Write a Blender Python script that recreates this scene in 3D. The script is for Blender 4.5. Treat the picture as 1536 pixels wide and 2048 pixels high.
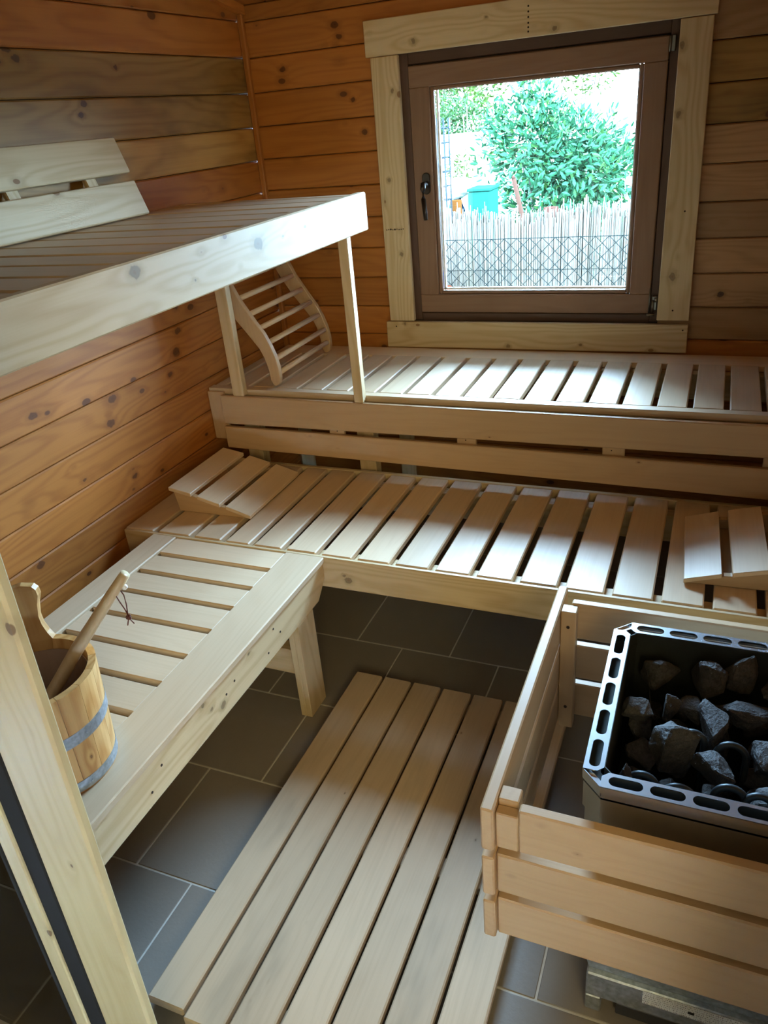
import bpy, bmesh, math, random
from mathutils import Vector, Matrix, noise as mnoise

random.seed(11)
S = bpy.context.scene
for o in list(bpy.data.objects):
    bpy.data.objects.remove(o)

# ------------------------------------------------------------------ camera
cd = bpy.data.cameras.new('camera')
cam = bpy.data.objects.new('camera', cd)
S.collection.objects.link(cam)
cd.sensor_fit = 'VERTICAL'
cd.sensor_height = 36.0
cd.lens = 1531.0 / 2048.0 * 36.0
cd.shift_x = 0.0039
cd.shift_y = 0.0059
cd.clip_start = 0.02
ROT = Matrix(((0.9223, -0.1063, 0.3715), (0.3769, 0.4594, -0.8043), (-0.0852, 0.8818, 0.4638)))
q = ROT.to_quaternion(); q.normalize()
cam.rotation_mode = 'QUATERNION'
cam.rotation_quaternion = q
cam.location = (0, 0, 1.6)
S.camera = cam

# ------------------------------------------------------------------ view, sky, lights
S.view_settings.view_transform = 'Standard'
S.view_settings.look = 'None'
S.view_settings.exposure = 0.0
S.view_settings.gamma = 1.0
S.view_settings.use_curve_mapping = False

SKY = 128.0
w = bpy.data.worlds.new('sky')
S.world = w
w.use_nodes = True
bg = w.node_tree.nodes['Background']
bg.inputs['Color'].default_value = (0.42, 0.67, 1.0, 1)
bg.inputs['Strength'].default_value = SKY

def area_light(name, loc, size, energy, color, direction, portal=False):
    ld = bpy.data.lights.new(name, 'AREA')
    ld.shape = 'RECTANGLE'; ld.size = size[0]; ld.size_y = size[1]
    ld.energy = energy; ld.color = color
    if portal:
        ld.cycles.is_portal = True
    ob = bpy.data.objects.new(name, ld)
    ob.location = loc
    ob.rotation_mode = 'QUATERNION'
    ob.rotation_quaternion = Vector(direction).to_track_quat('-Z', 'Y')
    S.collection.objects.link(ob)
    return ob

area_light('window_portal', (-0.65, 3.03, 1.315), (0.80, 0.80), 1, (1, 1, 1), (0, -1, 0), True)
area_light('hall_light', (0.80, -1.35, 1.85), (0.8, 0.8), 32, (1.0, 0.82, 0.40), (-0.75, 1.0, -0.2))

# ------------------------------------------------------------------ material helpers
def new_mat(name):
    m = bpy.data.materials.new(name)
    m.use_nodes = True
    nt = m.node_tree
    b = nt.nodes['Principled BSDF']
    return m, nt, b

def nd(nt, t, **kw):
    n = nt.nodes.new(t)
    for k, v in kw.items():
        setattr(n, k, v)
    return n

def mth(nt, op, a, b=None, clamp=False):
    n = nt.nodes.new('ShaderNodeMath'); n.operation = op; n.use_clamp = clamp
    for i, v in enumerate((a, b)):
        if v is None: continue
        if isinstance(v, (int, float)): n.inputs[i].default_value = v
        else: nt.links.new(v, n.inputs[i])
    return n.outputs[0]

def mixc(nt, fac, a, b, mode='MIX'):
    n = nt.nodes.new('ShaderNodeMix'); n.data_type = 'RGBA'; n.blend_type = mode
    if isinstance(fac, (int, float)): n.inputs[0].default_value = fac
    else: nt.links.new(fac, n.inputs[0])
    for idx, v in ((6, a), (7, b)):
        if isinstance(v, tuple): n.inputs[idx].default_value = (*v[:3], 1)
        else: nt.links.new(v, n.inputs[idx])
    return n.outputs[2]

def smooth(nt, v, lo, hi, a=0.0, b=1.0):
    n = nt.nodes.new('ShaderNodeMapRange'); n.interpolation_type = 'SMOOTHSTEP'
    nt.links.new(v, n.inputs[0])
    n.inputs[1].default_value = lo; n.inputs[2].default_value = hi
    n.inputs[3].default_value = a; n.inputs[4].default_value = b
    return n.outputs[0]

def noise(nt, vec, scale, detail=2, rough=0.5, col=False):
    n = nt.nodes.new('ShaderNodeTexNoise')
    nt.links.new(vec, n.inputs['Vector'])
    n.inputs['Scale'].default_value = scale
    n.inputs['Detail'].default_value = detail
    n.inputs['Roughness'].default_value = rough
    return n.outputs[1 if col else 0]

WOOD = {
    # light, dark, rings, knot size, knot colour, roughness, vary, stain
    'aspen':  dict(a=(0.67, 0.49, 0.31), b=(0.57, 0.395, 0.235), ring=0.25, knot=0.0, kc=(0.2, 0.1, 0.05), rough=0.42, vary=0.10, stain=0),
    'aspen_floor': dict(a=(0.60, 0.45, 0.30), b=(0.47, 0.34, 0.215), ring=0.2, knot=0.03, kc=(0.2, 0.12, 0.07), rough=0.5, vary=0.12, stain=0.55),
    'spruce': dict(a=(0.65, 0.49, 0.28), b=(0.54, 0.375, 0.19), ring=0.75, knot=0.085, kc=(0.24, 0.115, 0.040), rough=0.5, vary=0.08, stain=0),
    'jamb': dict(a=(0.52, 0.40, 0.20), b=(0.44, 0.32, 0.145), ring=0.5, knot=0.07, kc=(0.12, 0.06, 0.02), rough=0.5, vary=0.05, stain=0),
    'guard':  dict(a=(0.54, 0.35, 0.185), b=(0.47, 0.295, 0.150), ring=0.3, knot=0.045, kc=(0.2, 0.1, 0.05), rough=0.45, vary=0.07, stain=0),
    'pine':   dict(a=(0.48, 0.172, 0.032), b=(0.35, 0.110, 0.019), ring=0.6, knot=0.125, kc=(0.11, 0.035, 0.010), rough=0.5, vary=0.16, stain=0.12),
    'pine_red':   dict(a=(0.42, 0.150, 0.027), b=(0.31, 0.10, 0.016), ring=0.45, knot=0.115, kc=(0.10, 0.030, 0.008), rough=0.5, vary=0.14, stain=0.08),
    'pine_brown': dict(a=(0.42, 0.235, 0.105), b=(0.30, 0.155, 0.062), ring=0.5, knot=0.125, kc=(0.05, 0.02, 0.01), rough=0.55, vary=0.18, stain=0.35),
    'pine_old': dict(a=(0.42, 0.225, 0.060), b=(0.28, 0.135, 0.034), ring=0.6, knot=0.12, kc=(0.08, 0.032, 0.012), rough=0.6, vary=0.25, stain=0.9),
    'sash':   dict(a=(0.27, 0.150, 0.085), b=(0.215, 0.115, 0.062), ring=0.35, knot=0.0, kc=(0.1, 0.05, 0.02), rough=0.45, vary=0.06, stain=0),
    'frame':  dict(a=(0.13, 0.068, 0.042), b=(0.085, 0.044, 0.028), ring=0.35, knot=0.0, kc=(0.1, 0.05, 0.02), rough=0.5, vary=0.06, stain=0.2),
    'bucket': dict(a=(0.78, 0.44, 0.16), b=(0.60, 0.28, 0.075), ring=0.9, knot=0.03, kc=(0.2, 0.09, 0.03), rough=0.4, vary=0.25, stain=0),
    'ladle':  dict(a=(0.62, 0.45, 0.25), b=(0.52, 0.35, 0.17), ring=0.3, knot=0.0, kc=(0.2, 0.09, 0.03), rough=0.35, vary=0.05, stain=0.15),
}
_mats = {}
def wood(kind, axis, spots=()):
    key = (kind, axis) + tuple(spots)
    if key in _mats: return _mats[key]
    p = WOOD[kind]
    m, nt, bs = new_mat('wood_%s_%s' % (kind, 'xyz'[axis]))
    L = nt.links
    tc = nd(nt, 'ShaderNodeTexCoord')
    oi = nd(nt, 'ShaderNodeObjectInfo')
    rnd = oi.outputs['Random']
    sep = nd(nt, 'ShaderNodeSeparateXYZ'); L.new(tc.outputs['Object'], sep.inputs[0])
    order = {0: (0, 1, 2), 1: (1, 0, 2), 2: (2, 0, 1)}[axis]
    u0, v0, w0 = [sep.outputs[i] for i in order]
    u = mth(nt, 'ADD', u0, mth(nt, 'MULTIPLY', rnd, 61.7))
    v = mth(nt, 'ADD', v0, mth(nt, 'MULTIPLY', rnd, 23.3))
    w_ = mth(nt, 'ADD', w0, mth(nt, 'MULTIPLY', rnd, 7.9))
    def comb(su, sv, sw):
        c = nd(nt, 'ShaderNodeCombineXYZ')
        for i, (x, s) in enumerate(((u, su), (v, sv), (w_, sw))):
            L.new(mth(nt, 'MULTIPLY', x, s), c.inputs[i])
        return c.outputs[0]
    vk = nd(nt, 'ShaderNodeTexVoronoi'); vk.feature = 'F1'
    kv = comb(6.5, 11, 11)
    L.new(kv, vk.inputs['Vector']); vk.inputs['Scale'].default_value = 1.0
    kd = vk.outputs['Distance']
    # rings
    low = noise(nt, comb(0.8, 7.5, 7.5), 1.0, 1.5, 0.4)
    near = mth(nt, 'DIVIDE', 0.035, mth(nt, 'ADD', kd, 0.07)) if p['knot'] > 0 else None
    sd = None
    for (sx, sy, sz, sr) in spots:
        sub = nd(nt, 'ShaderNodeVectorMath', operation='SUBTRACT')
        L.new(tc.outputs['Object'], sub.inputs[0]); sub.inputs[1].default_value = (sx, sy, sz)
        wob = noise(nt, tc.outputs['Object'], 60, 2, 0.5, True)
        ad = nd(nt, 'ShaderNodeVectorMath', operation='MULTIPLY_ADD')
        L.new(wob, ad.inputs[0]); ad.inputs[1].default_value = (0.014,) * 3; ad.inputs[2].default_value = (-0.007,) * 3
        ad2 = nd(nt, 'ShaderNodeVectorMath', operation='ADD'); L.new(sub.outputs[0], ad2.inputs[0]); L.new(ad.outputs[0], ad2.inputs[1])
        sr = sr * 0.82; sc_ = [1 / sr] * 3; sc_[axis] = (0.62 + 0.3 * ((sx * 97.3) % 1)) / sr
        ml = nd(nt, 'ShaderNodeVectorMath', operation='MULTIPLY'); L.new(ad2.outputs[0], ml.inputs[0]); ml.inputs[1].default_value = sc_
        ml2 = None
        ln = nd(nt, 'ShaderNodeVectorMath', operation='LENGTH'); L.new(ml.outputs[0], ln.inputs[0])
        sd = ln.outputs['Value'] if sd is None else mth(nt, 'MINIMUM', sd, ln.outputs['Value'])
    if sd is not None:
        n2 = mth(nt, 'DIVIDE', 0.5, mth(nt, 'ADD', sd, 0.8))
        near = n2 if near is None else mth(nt, 'ADD', near, n2)
    ph = mth(nt, 'MULTIPLY', low, 95.0)
    if near is not None:
        ph = mth(nt, 'ADD', ph, mth(nt, 'MULTIPLY', near, 26.0))
    s = mth(nt, 'SINE', ph)
    ring = mth(nt, 'MULTIPLY', mth(nt, 'ADD', s, 1.0), 0.5)
    ring = mth(nt, 'POWER', ring, 1.6)
    fine = noise(nt, comb(3.0, 160, 160), 1.0, 3, 0.6)
    blotch = noise(nt, comb(2.2, 8, 8), 1.0, 2, 0.5)
    f = mth(nt, 'MULTIPLY', ring, p['ring'])
    f = mth(nt, 'ADD', f, mth(nt, 'MULTIPLY', mth(nt, 'SUBTRACT', fine, 0.45), 0.9))
    f = mth(nt, 'ADD', f, mth(nt, 'MULTIPLY', mth(nt, 'SUBTRACT', blotch, 0.5), 0.6), True)
    c = mixc(nt, f, p['a'], p['b'])
    # per piece tone
    t = mth(nt, 'ADD', mth(nt, 'MULTIPLY', mth(nt, 'SUBTRACT', mth(nt, 'FRACT', mth(nt, 'MULTIPLY', rnd, 13.7)), 0.5), 2 * p['vary']), 1.0)
    vm = nd(nt, 'ShaderNodeVectorMath', operation='SCALE')
    L.new(c, vm.inputs[0]); L.new(t, vm.inputs['Scale'])
    c = vm.outputs[0]
    if p['stain'] > 0:
        st = noise(nt, comb(1.6, 5, 5), 1.0, 4, 0.6)
        fs = mth(nt, 'MULTIPLY', smooth(nt, st, 0.5, 0.72), p['stain'] * 0.75)
        c = mixc(nt, fs, c, tuple(x * k for x, k in zip(p['b'], (0.42, 0.52, 0.60))))
    if p['knot'] > 0:
        sz = mth(nt, 'MULTIPLY', vk.outputs['Color'], 1.0)
        th = mth(nt, 'MULTIPLY', mth(nt, 'ADD', mth(nt, 'MULTIPLY', sz, 0.9), 0.35), p['knot'])
        rel = mth(nt, 'DIVIDE', kd, th)
        halo = smooth(nt, rel, 1.0, 2.6, 0.45, 0.0)
        c = mixc(nt, halo, c, tuple(x * 0.75 for x in p['b']))
        core = smooth(nt, rel, 0.82, 1.05, 0.88, 0.0)
        c = mixc(nt, core, c, p['kc'])
    if sd is not None:
        c = mixc(nt, smooth(nt, sd, 1.0, 2.3, 0.5, 0.0), c, tuple(x * 0.72 for x in p['b']))
        c = mixc(nt, smooth(nt, sd, 0.75, 1.05, 0.85, 0.0), c, tuple(x * 0.42 for x in p['b']) if kind == 'spruce' else p['kc'])
        c = mixc(nt, smooth(nt, sd, 0.1, 0.4, 0.5, 0.0), c, p['kc'])
    L.new(c, bs.inputs['Base Color'])
    bs.inputs['Roughness'].default_value = p['rough']
    bs.inputs['Specular IOR Level'].default_value = 0.3
    bp = nd(nt, 'ShaderNodeBump'); bp.inputs['Strength'].default_value = 0.12
    bp.inputs['Distance'].default_value = 0.002
    L.new(fine, bp.inputs['Height']); L.new(bp.outputs[0], bs.inputs['Normal'])
    _mats[key] = m
    return m

def plain(name, col, rough=0.5, metal=0.0, vary=0.0, nscale=20, bump=0.0, spec=0.5):
    if name in _mats: return _mats[name]
    m, nt, bs = new_mat(name)
    bs.inputs['Roughness'].default_value = rough
    bs.inputs['Metallic'].default_value = metal
    bs.inputs['Specular IOR Level'].default_value = spec
    tc = nd(nt, 'ShaderNodeTexCoord')
    n = noise(nt, tc.outputs['Object'], nscale, 4, 0.6)
    c = mixc(nt, n, tuple(x * (1 - vary) for x in col), tuple(min(1, x * (1 + vary)) for x in col))
    nt.links.new(c, bs.inputs['Base Color'])
    if bump:
        bp = nd(nt, 'ShaderNodeBump'); bp.inputs['Strength'].default_value = bump
        bp.inputs['Distance'].default_value = 0.004
        nt.links.new(n, bp.inputs['Height']); nt.links.new(bp.outputs[0], bs.inputs['Normal'])
    _mats[name] = m
    return m

M_STEEL = plain('brushed_steel', (0.62, 0.64, 0.66), 0.27, 1.0, 0.08, 60)
M_DARKSTEEL = plain('dark_inner_steel', (0.05, 0.055, 0.05), 0.6, 0.6, 0.3, 25)
M_GALV = plain('galvanised_steel', (0.44, 0.49, 0.54), 0.42, 0.8, 0.75, 85)
M_RUBBER = plain('black_rubber', (0.020, 0.017, 0.014), 0.9, spec=0.1)
M_BRONZE = plain('bronze_handle', (0.05, 0.038, 0.03), 0.35, 0.8, 0.1)
M_CHROME = plain('hinge_steel', (0.22, 0.21, 0.19), 0.35, 1.0, 0.2)
M_GROUT = plain('grout', (0.58, 0.55, 0.49), 0.9, 0, 0.2, 60)
M_ELEM = plain('heating_element_metal', (0.045, 0.055, 0.06), 0.42, 0.4, 0.2, 60)
M_LEATHER = plain('leather_cord', (0.12, 0.03, 0.015), 0.6)
M_BEAD = plain('white_bead', (0.85, 0.83, 0.80), 0.4)
M_BACK = plain('wall_backing', (0.05, 0.03, 0.018), 0.9)
M_HALL = plain('hall_plaster', (0.50, 0.45, 0.36), 0.9, 0, 0.05)
M_ALU = plain('glazing_bead_aluminium', (0.72, 0.74, 0.72), 0.4, 0.3, 0.05)
M_HOLE = plain('nail_hole', (0.03, 0.015, 0.008), 0.9)

def tile_mat():
    m, nt, bs = new_mat('grey_floor_tile')
    tc = nd(nt, 'ShaderNodeTexCoord'); oi = nd(nt, 'ShaderNodeObjectInfo')
    vm = nd(nt, 'ShaderNodeVectorMath', operation='ADD')
    nt.links.new(tc.outputs['Object'], vm.inputs[0]); nt.links.new(oi.outputs['Location'], vm.inputs[1])
    n1 = noise(nt, vm.outputs[0], 5, 5, 0.6); n2 = noise(nt, vm.outputs[0], 110, 3, 0.6)
    f = mth(nt, 'ADD', mth(nt, 'MULTIPLY', n1, 0.7), mth(nt, 'MULTIPLY', n2, 0.3))
    c = mixc(nt, f, (0.20, 0.172, 0.140), (0.29, 0.25, 0.21))
    nt.links.new(c, bs.inputs['Base Color'])
    bs.inputs['Roughness'].default_value = 0.5
    bp = nd(nt, 'ShaderNodeBump'); bp.inputs['Strength'].default_value = 0.12; bp.inputs['Distance'].default_value = 0.003
    nt.links.new(n2, bp.inputs['Height']); nt.links.new(bp.outputs[0], bs.inputs['Normal'])
    return m
M_TILE = tile_mat()

def stone_mat():
    m, nt, bs = new_mat('sauna_stone_rock')
    tc = nd(nt, 'ShaderNodeTexCoord'); oi = nd(nt, 'ShaderNodeObjectInfo')
    vm = nd(nt, 'ShaderNodeVectorMath', operation='ADD')
    nt.links.new(tc.outputs['Object'], vm.inputs[0]); nt.links.new(oi.outputs['Location'], vm.inputs[1])
    n1 = noise(nt, vm.outputs[0], 18, 5, 0.65); n2 = noise(nt, vm.outputs[0], 190, 4, 0.7)
    c = mixc(nt, smooth(nt, n1, 0.3, 0.7), (0.035, 0.030, 0.027), (0.115, 0.11, 0.105))
    c = mixc(nt, mth(nt, 'MULTIPLY', smooth(nt, n2, 0.35, 0.7), 0.6), c, (0.02, 0.018, 0.016))
    nt.links.new(c, bs.inputs['Base Color']); bs.inputs['Roughness'].default_value = 0.62
    bp = nd(nt, 'ShaderNodeBump'); bp.inputs['Strength'].default_value = 1.0; bp.inputs['Distance'].default_value = 0.004
    nt.links.new(n2, bp.inputs['Height']); nt.links.new(bp.outputs[0], bs.inputs['Normal'])
    return m
M_STONE = stone_mat()

def glass_mat(name, tint=(0.97, 1.0, 0.99), refl=0.05):
    m, nt, bs = new_mat(name)
    nt.nodes.remove(bs)
    out = nt.nodes['Material Output']
    tr = nd(nt, 'ShaderNodeBsdfTransparent'); tr.inputs[0].default_value = (*tint, 1)
    gl = nd(nt, 'ShaderNodeBsdfGlossy'); gl.inputs['Roughness'].default_value = 0.01
    fr = nd(nt, 'ShaderNodeFresnel'); fr.inputs[0].default_value = 1.45
    mx = nd(nt, 'ShaderNodeMixShader')
    nt.links.new(fr.outputs[0], mx.inputs[0]); nt.links.new(tr.outputs[0], mx.inputs[1]); nt.links.new(gl.outputs[0], mx.inputs[2])
    nt.links.new(mx.outputs[0], out.inputs[0])
    return m
M_GLASS = glass_mat('window_glass')
M_BGLASS = glass_mat('bronze_door_glass', (0.30, 0.24, 0.13))
M_WATER = glass_mat('bucket_water', (0.80, 0.74, 0.66))

# ------------------------------------------------------------------ object helpers
def link(name, me, mat, parent=None, loc=(0, 0, 0), **props):
    ob = bpy.data.objects.new(name, me)
    if mat is not None and not me.materials:
        me.materials.append(mat)
    S.collection.objects.link(ob)
    if parent is not None:
        ob.parent = parent
        ob.location = Vector(loc) - wloc(parent)
    else:
        ob.location = loc
    for k, v in props.items():
        ob[k] = v
    return ob

def wloc(o):
    v = Vector(o.location)
    while o.parent:
        o = o.parent; v += Vector(o.location)
    return v

def root(name, loc, label, cat, group=None):
    e = bpy.data.objects.new(name, None)
    e.empty_display_size = 0.05
    e.location = loc
    S.collection.objects.link(e)
    e['label'] = label; e['category'] = cat
    if group: e['group'] = group
    return e

def box_bm(dx, dy, dz, bev=0.002, segs=1):
    bm = bmesh.new()
    bmesh.ops.create_cube(bm, size=1.0)
    for v in bm.verts:
        v.co = Vector((v.co.x * dx, v.co.y * dy, v.co.z * dz))
    if bev > 0:
        bev = min(bev, min(dx, dy, dz) * 0.4)
        bmesh.ops.bevel(bm, geom=list(bm.edges), offset=bev, segments=segs, affect='EDGES', profile=0.5)
    return bm

def bm_mesh(bm, name, smooth_=False):
    me = bpy.data.meshes.new(name)
    bm.normal_update()
    bm.to_mesh(me); bm.free()
    if smooth_:
        for p in me.polygons: p.use_smooth = True
    return me

def box(name, wk, x0, x1, y0, y1, z0, z1, parent=None, bev=0.002, axis=None, **props):
    d = (x1 - x0, y1 - y0, z1 - z0)
    if axis is None: axis = max(range(3), key=lambda i: d[i])
    mat = wood(wk, axis) if isinstance(wk, str) else wk
    me = bm_mesh(box_bm(*d, bev), name)
    return link(name, me, mat, parent, ((x0 + x1) / 2, (y0 + y1) / 2, (z0 + z1) / 2), **props)

def quad_prism(name, wk, pts, axis_dir, lo, hi, parent=None, axis=None, bev=0.0015, **props):
    """extrude a polygon. axis_dir 0: pts are (y,z) extruded in x ; 1: pts (x,z) extruded in y ; 2: pts (x,y) in z"""
    ca = sum(p[0] for p in pts) / len(pts); cb = sum(p[1] for p in pts) / len(pts); cc = (lo + hi) / 2
    bm = bmesh.new()
    def mk(a, b, c):
        return {0: (c, a, b), 1: (a, c, b), 2: (a, b, c)}[axis_dir]
    v0 = [bm.verts.new(mk(a - ca, b - cb, lo - cc)) for a, b in pts]
    v1 = [bm.verts.new(mk(a - ca, b - cb, hi - cc)) for a, b in pts]
    bm.faces.new(v0); bm.faces.new(v1[::-1])
    n = len(pts)
    for i in range(n):
        bm.faces.new((v0[i], v1[i], v1[(i + 1) % n], v0[(i + 1) % n]))
    bmesh.ops.recalc_face_normals(bm, faces=bm.faces)
    if bev > 0:
        es = [e for e in bm.edges if e.calc_face_angle(0) > 0.5]
        bmesh.ops.bevel(bm, geom=es, offset=bev, segments=1, affect='EDGES', profile=0.5)
    me = bm_mesh(bm, name)
    mat = wood(wk, axis if axis is not None else 0) if isinstance(wk, str) else wk
    return link(name, me, mat, parent, mk(ca, cb, cc), **props)

def tube_mesh(pts, radii, segs=12, cap=True, close=False, flat=1.0, up=Vector((0, 0, 1))):
    pts = [Vector(p) for p in pts]
    n = len(pts)
    if not isinstance(radii, (list, tuple)): radii = [radii] * n
    bm = bmesh.new(); rings = []
    for i, p in enumerate(pts):
        if close: t = pts[(i + 1) % n] - pts[i - 1]
        else: t = pts[min(i + 1, n - 1)] - pts[max(i - 1, 0)]
        t.normalize()
        a = t.cross(up)
        if a.length < 1e-4: a = t.cross(Vector((1, 0, 0)))
        a.normalize(); b = t.cross(a)
        rings.append([bm.verts.new(p + a * math.cos(2 * math.pi * k / segs) * radii[i] + b * math.sin(2 * math.pi * k / segs) * radii[i] * flat) for k in range(segs)])
    m = n if close else n - 1
    for i in range(m):
        r0, r1 = rings[i], rings[(i + 1) % n]
        for k in range(segs):
            bm.faces.new((r0[k], r0[(k + 1) % segs], r1[(k + 1) % segs], r1[k]))
    if cap and not close:
        bm.faces.new(rings[0][::-1]); bm.faces.new(rings[-1])
    bmesh.ops.recalc_face_normals(bm, faces=bm.faces)
    return bm

def tube(name, pts, r, mat, parent=None, segs=12, close=False, flat=1.0, up=Vector((0, 0, 1)), **props):
    c = sum((Vector(p) for p in pts), Vector()) / len(pts)
    bm = tube_mesh([Vector(p) - c for p in pts], r, segs, True, close, flat, up)
    return link(name, bm_mesh(bm, name, True), mat, parent, c, **props)

def nail(parent, p, axis, r=0.0022, mat=None):
    bm = bmesh.new()
    bmesh.ops.create_cone(bm, cap_ends=True, segments=10, radius1=r, radius2=r, depth=0.0012)
    rot = {0: Matrix.Rotation(math.pi / 2, 3, 'Y'), 1: Matrix.Rotation(math.pi / 2, 3, 'X'), 2: Matrix.Identity(3)}[axis]
    bmesh.ops.rotate(bm, verts=bm.verts, cent=(0, 0, 0), matrix=rot)
    return link('screw', bm_mesh(bm, 'screw'), mat or M_HOLE, parent, p)

# ------------------------------------------------------------------ room constants
XL, XR = -1.735, 0.45
YB, YF = 2.94, 0.56
def ceil_z(y): return 2.0 + 0.18 * (YB - y)

# floor
fl = box('floor', M_GROUT, XL - 0.1, XR + 0.1, -2.1, YB + 0.12, -0.10, -0.0016, bev=0, kind='structure')
T = 0.3335; G = 0.0045
yrows = [0.913 + T * k for k in range(-9, 7)]
for i, y0 in enumerate(yrows):
    ya, yb = max(y0, -2.05) + G / 2, min(y0 + T, YB) - G / 2
    if yb - ya < 0.02: continue
    off = -1.015 if (i % 2 == 0) else -0.848
    x = off - 4 * T
    while x < XR:
        xa, xb = max(x, XL) + G / 2, min(x + T, XR) - G / 2
        if xb - xa > 0.02:
            box('tile', M_TILE, xa, xb, ya, yb, -0.012, 0.0, fl, bev=0.0015)
        x += T

def planks_x(parent, x, face, y0, y1, levels, kinds, cut=True):
    """planks running along y on a wall at x; face=+1 means inner face looks to +x"""
    for k in range(len(levels) - 1):
        z0, z1 = levels[k] + 0.0012, levels[k + 1] - 0.0012
        d = 0.022 + 0.0008 * ((k * 7) % 3)
        xa, xb = (x - d, x) if face > 0 else (x, x + d)
        kd = kinds(k) if callable(kinds) else kinds
        bm = box_bm(xb - xa, y1 - y0, z1 - z0, 0.004)
        c = Vector(((xa + xb) / 2, (y0 + y1) / 2, (z0 + z1) / 2))
        if cut and z1 > 1.98:
            n = Vector((0, 0.18, 1)).normalized()
            co = Vector((0, YB, 2.0)) - c
            bmesh.ops.bisect_plane(bm, geom=bm.verts[:] + bm.edges[:] + bm.faces[:], plane_co=co, plane_no=n, clear_outer=True)
            es = [e for e in bm.edges if e.is_boundary]
            if es: bmesh.ops.holes_fill(bm, edges=es)
            if len(bm.verts) < 4:
                bm.free(); continue
        link('plank', bm_mesh(bm, 'plank'), wood(kd, 1), parent, c)

lv = [0.54 + 0.1177 * k for k in range(-5, 17)]
lv[0] = 0.0
wl = box('wall_left', M_BACK, XL - 0.10, XL - 0.026, 0.44, YB + 0.10, 0.0, 2.5, bev=0, kind='structure')
def lk(k):
    z = lv[k]
    if 1.59 < z < 1.83 or 1.47 < z < 1.55: return 'pine_old' if z > 1.55 else 'pine_old'
    return 'pine'
planks_x(wl, XL, +1, YF - 0.02, YB - 0.001, lv, lk)
wr = box('wall_right', M_BACK, XR + 0.026, XR + 0.10, 0.44, YB + 0.10, 0.0, 2.5, bev=0, kind='structure')
planks_x(wr, XR, -1, YF - 0.02, YB - 0.001, lv, 'pine_red')

# back wall with the window opening
WX0, WX1, WZ0, WZ1 = -1.125, -0.180, 0.848, 1.790
wb = box('wall_back', M_BACK, XL, WX0, YB + 0.026, YB + 0.10, 0.0, 2.06, bev=0, kind='structure')
box('backing_panel', M_BACK, WX1, XR, YB + 0.026, YB + 0.10, 0.0, 2.06, wb, bev=0)
box('backing_panel', M_BACK, WX0, WX1, YB + 0.026, YB + 0.10, 0.0, WZ0, wb, bev=0)
box('backing_panel', M_BACK, WX0, WX1, YB + 0.026, YB + 0.10, WZ1, 2.06, wb, bev=0)
lb = [0.791 + 0.1156 * k for k in range(-6, 12)]
lb[0] = 0.0
for k in range(len(lb) - 1):
    z0, z1 = lb[k] + 0.0012, min(lb[k + 1] - 0.0012, 2.0)
    if z1 - z0 < 0.02: continue
    d = 0.022
    rk = 'pine_old' if k in (12, 13) else 'pine_brown'
    if z1 <= WZ0 + 0.01 or z0 >= WZ1 - 0.01:
        box('plank', 'pine_red', XL, XR, YB, YB + d, z0, z1, wb, bev=0.004)
    else:
        za, zb = z0, z1
        box('plank', 'pine_red', XL, WX0, YB, YB + d, z0, z1, wb, bev=0.004)
        box('plank', rk, WX1, XR, YB, YB + d, z0, z1, wb, bev=0.004)

# ceiling
ce = quad_prism('ceiling', M_BACK, [(0.44, ceil_z(0.44) + 0.02), (YB + 0.1, ceil_z(YB + 0.1) + 0.02), (YB + 0.1, ceil_z(YB + 0.1) + 0.08), (0.44, ceil_z(0.44) + 0.08)], 0, XL - 0.1, XR + 0.1, bev=0, kind='structure')
x = XL
while x < XR - 0.02:
    x1 = min(x + 0.12, XR)
    quad_prism('plank', 'pine', [(YF, ceil_z(YF)), (YB, ceil_z(YB)), (YB, ceil_z(YB) + 0.018), (YF, ceil_z(YF) + 0.018)], 0, x + 0.0012, x1 - 0.0012, ce, axis=1, bev=0.003)
    x += 0.12

# corner and cove trims
box('trim_1', 'pine_red', XL + 0.001, XL + 0.024, YB - 0.024, YB - 0.001, 0.0, 1.975, bev=0.005, axis=2, kind='structure')
quad_prism('trim_2', 'pine', [(YF, ceil_z(YF) - 0.03), (YB - 0.002, ceil_z(YB) - 0.03), (YB - 0.002, ceil_z(YB) - 0.001), (YF, ceil_z(YF) - 0.001)], 0, XL + 0.001, XL + 0.03, axis=1, kind='structure')

# front wall with the doorway
wf = box('wall_front', M_HALL, XL - 0.1, -1.60, 0.44, 0.535, 0.0, 2.5, bev=0, kind='structure')
box('backing_panel', M_HALL, 0.2, XR + 0.1, 0.44, 0.535, 0.0, 2.5, wf, bev=0)
box('backing_panel', M_HALL, -1.60, 0.2, 0.44, 0.535, 2.08, 2.5, wf, bev=0)
for k in range(len(lv) - 1):
    z0, z1 = lv[k] + 0.0012, lv[k + 1] - 0.0012
    box('plank', 'pine', XL, -1.60, 0.537, 0.558, z0, z1, wf, bev=0.004)
    box('plank', 'pine', 0.2, XR, 0.537, 0.558, z0, z1, wf, bev=0.004)
    if z0 > 2.08: box('plank', 'pine', -1.60, 0.2, 0.537, 0.558, z0, z1, wf, bev=0.004)

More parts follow.
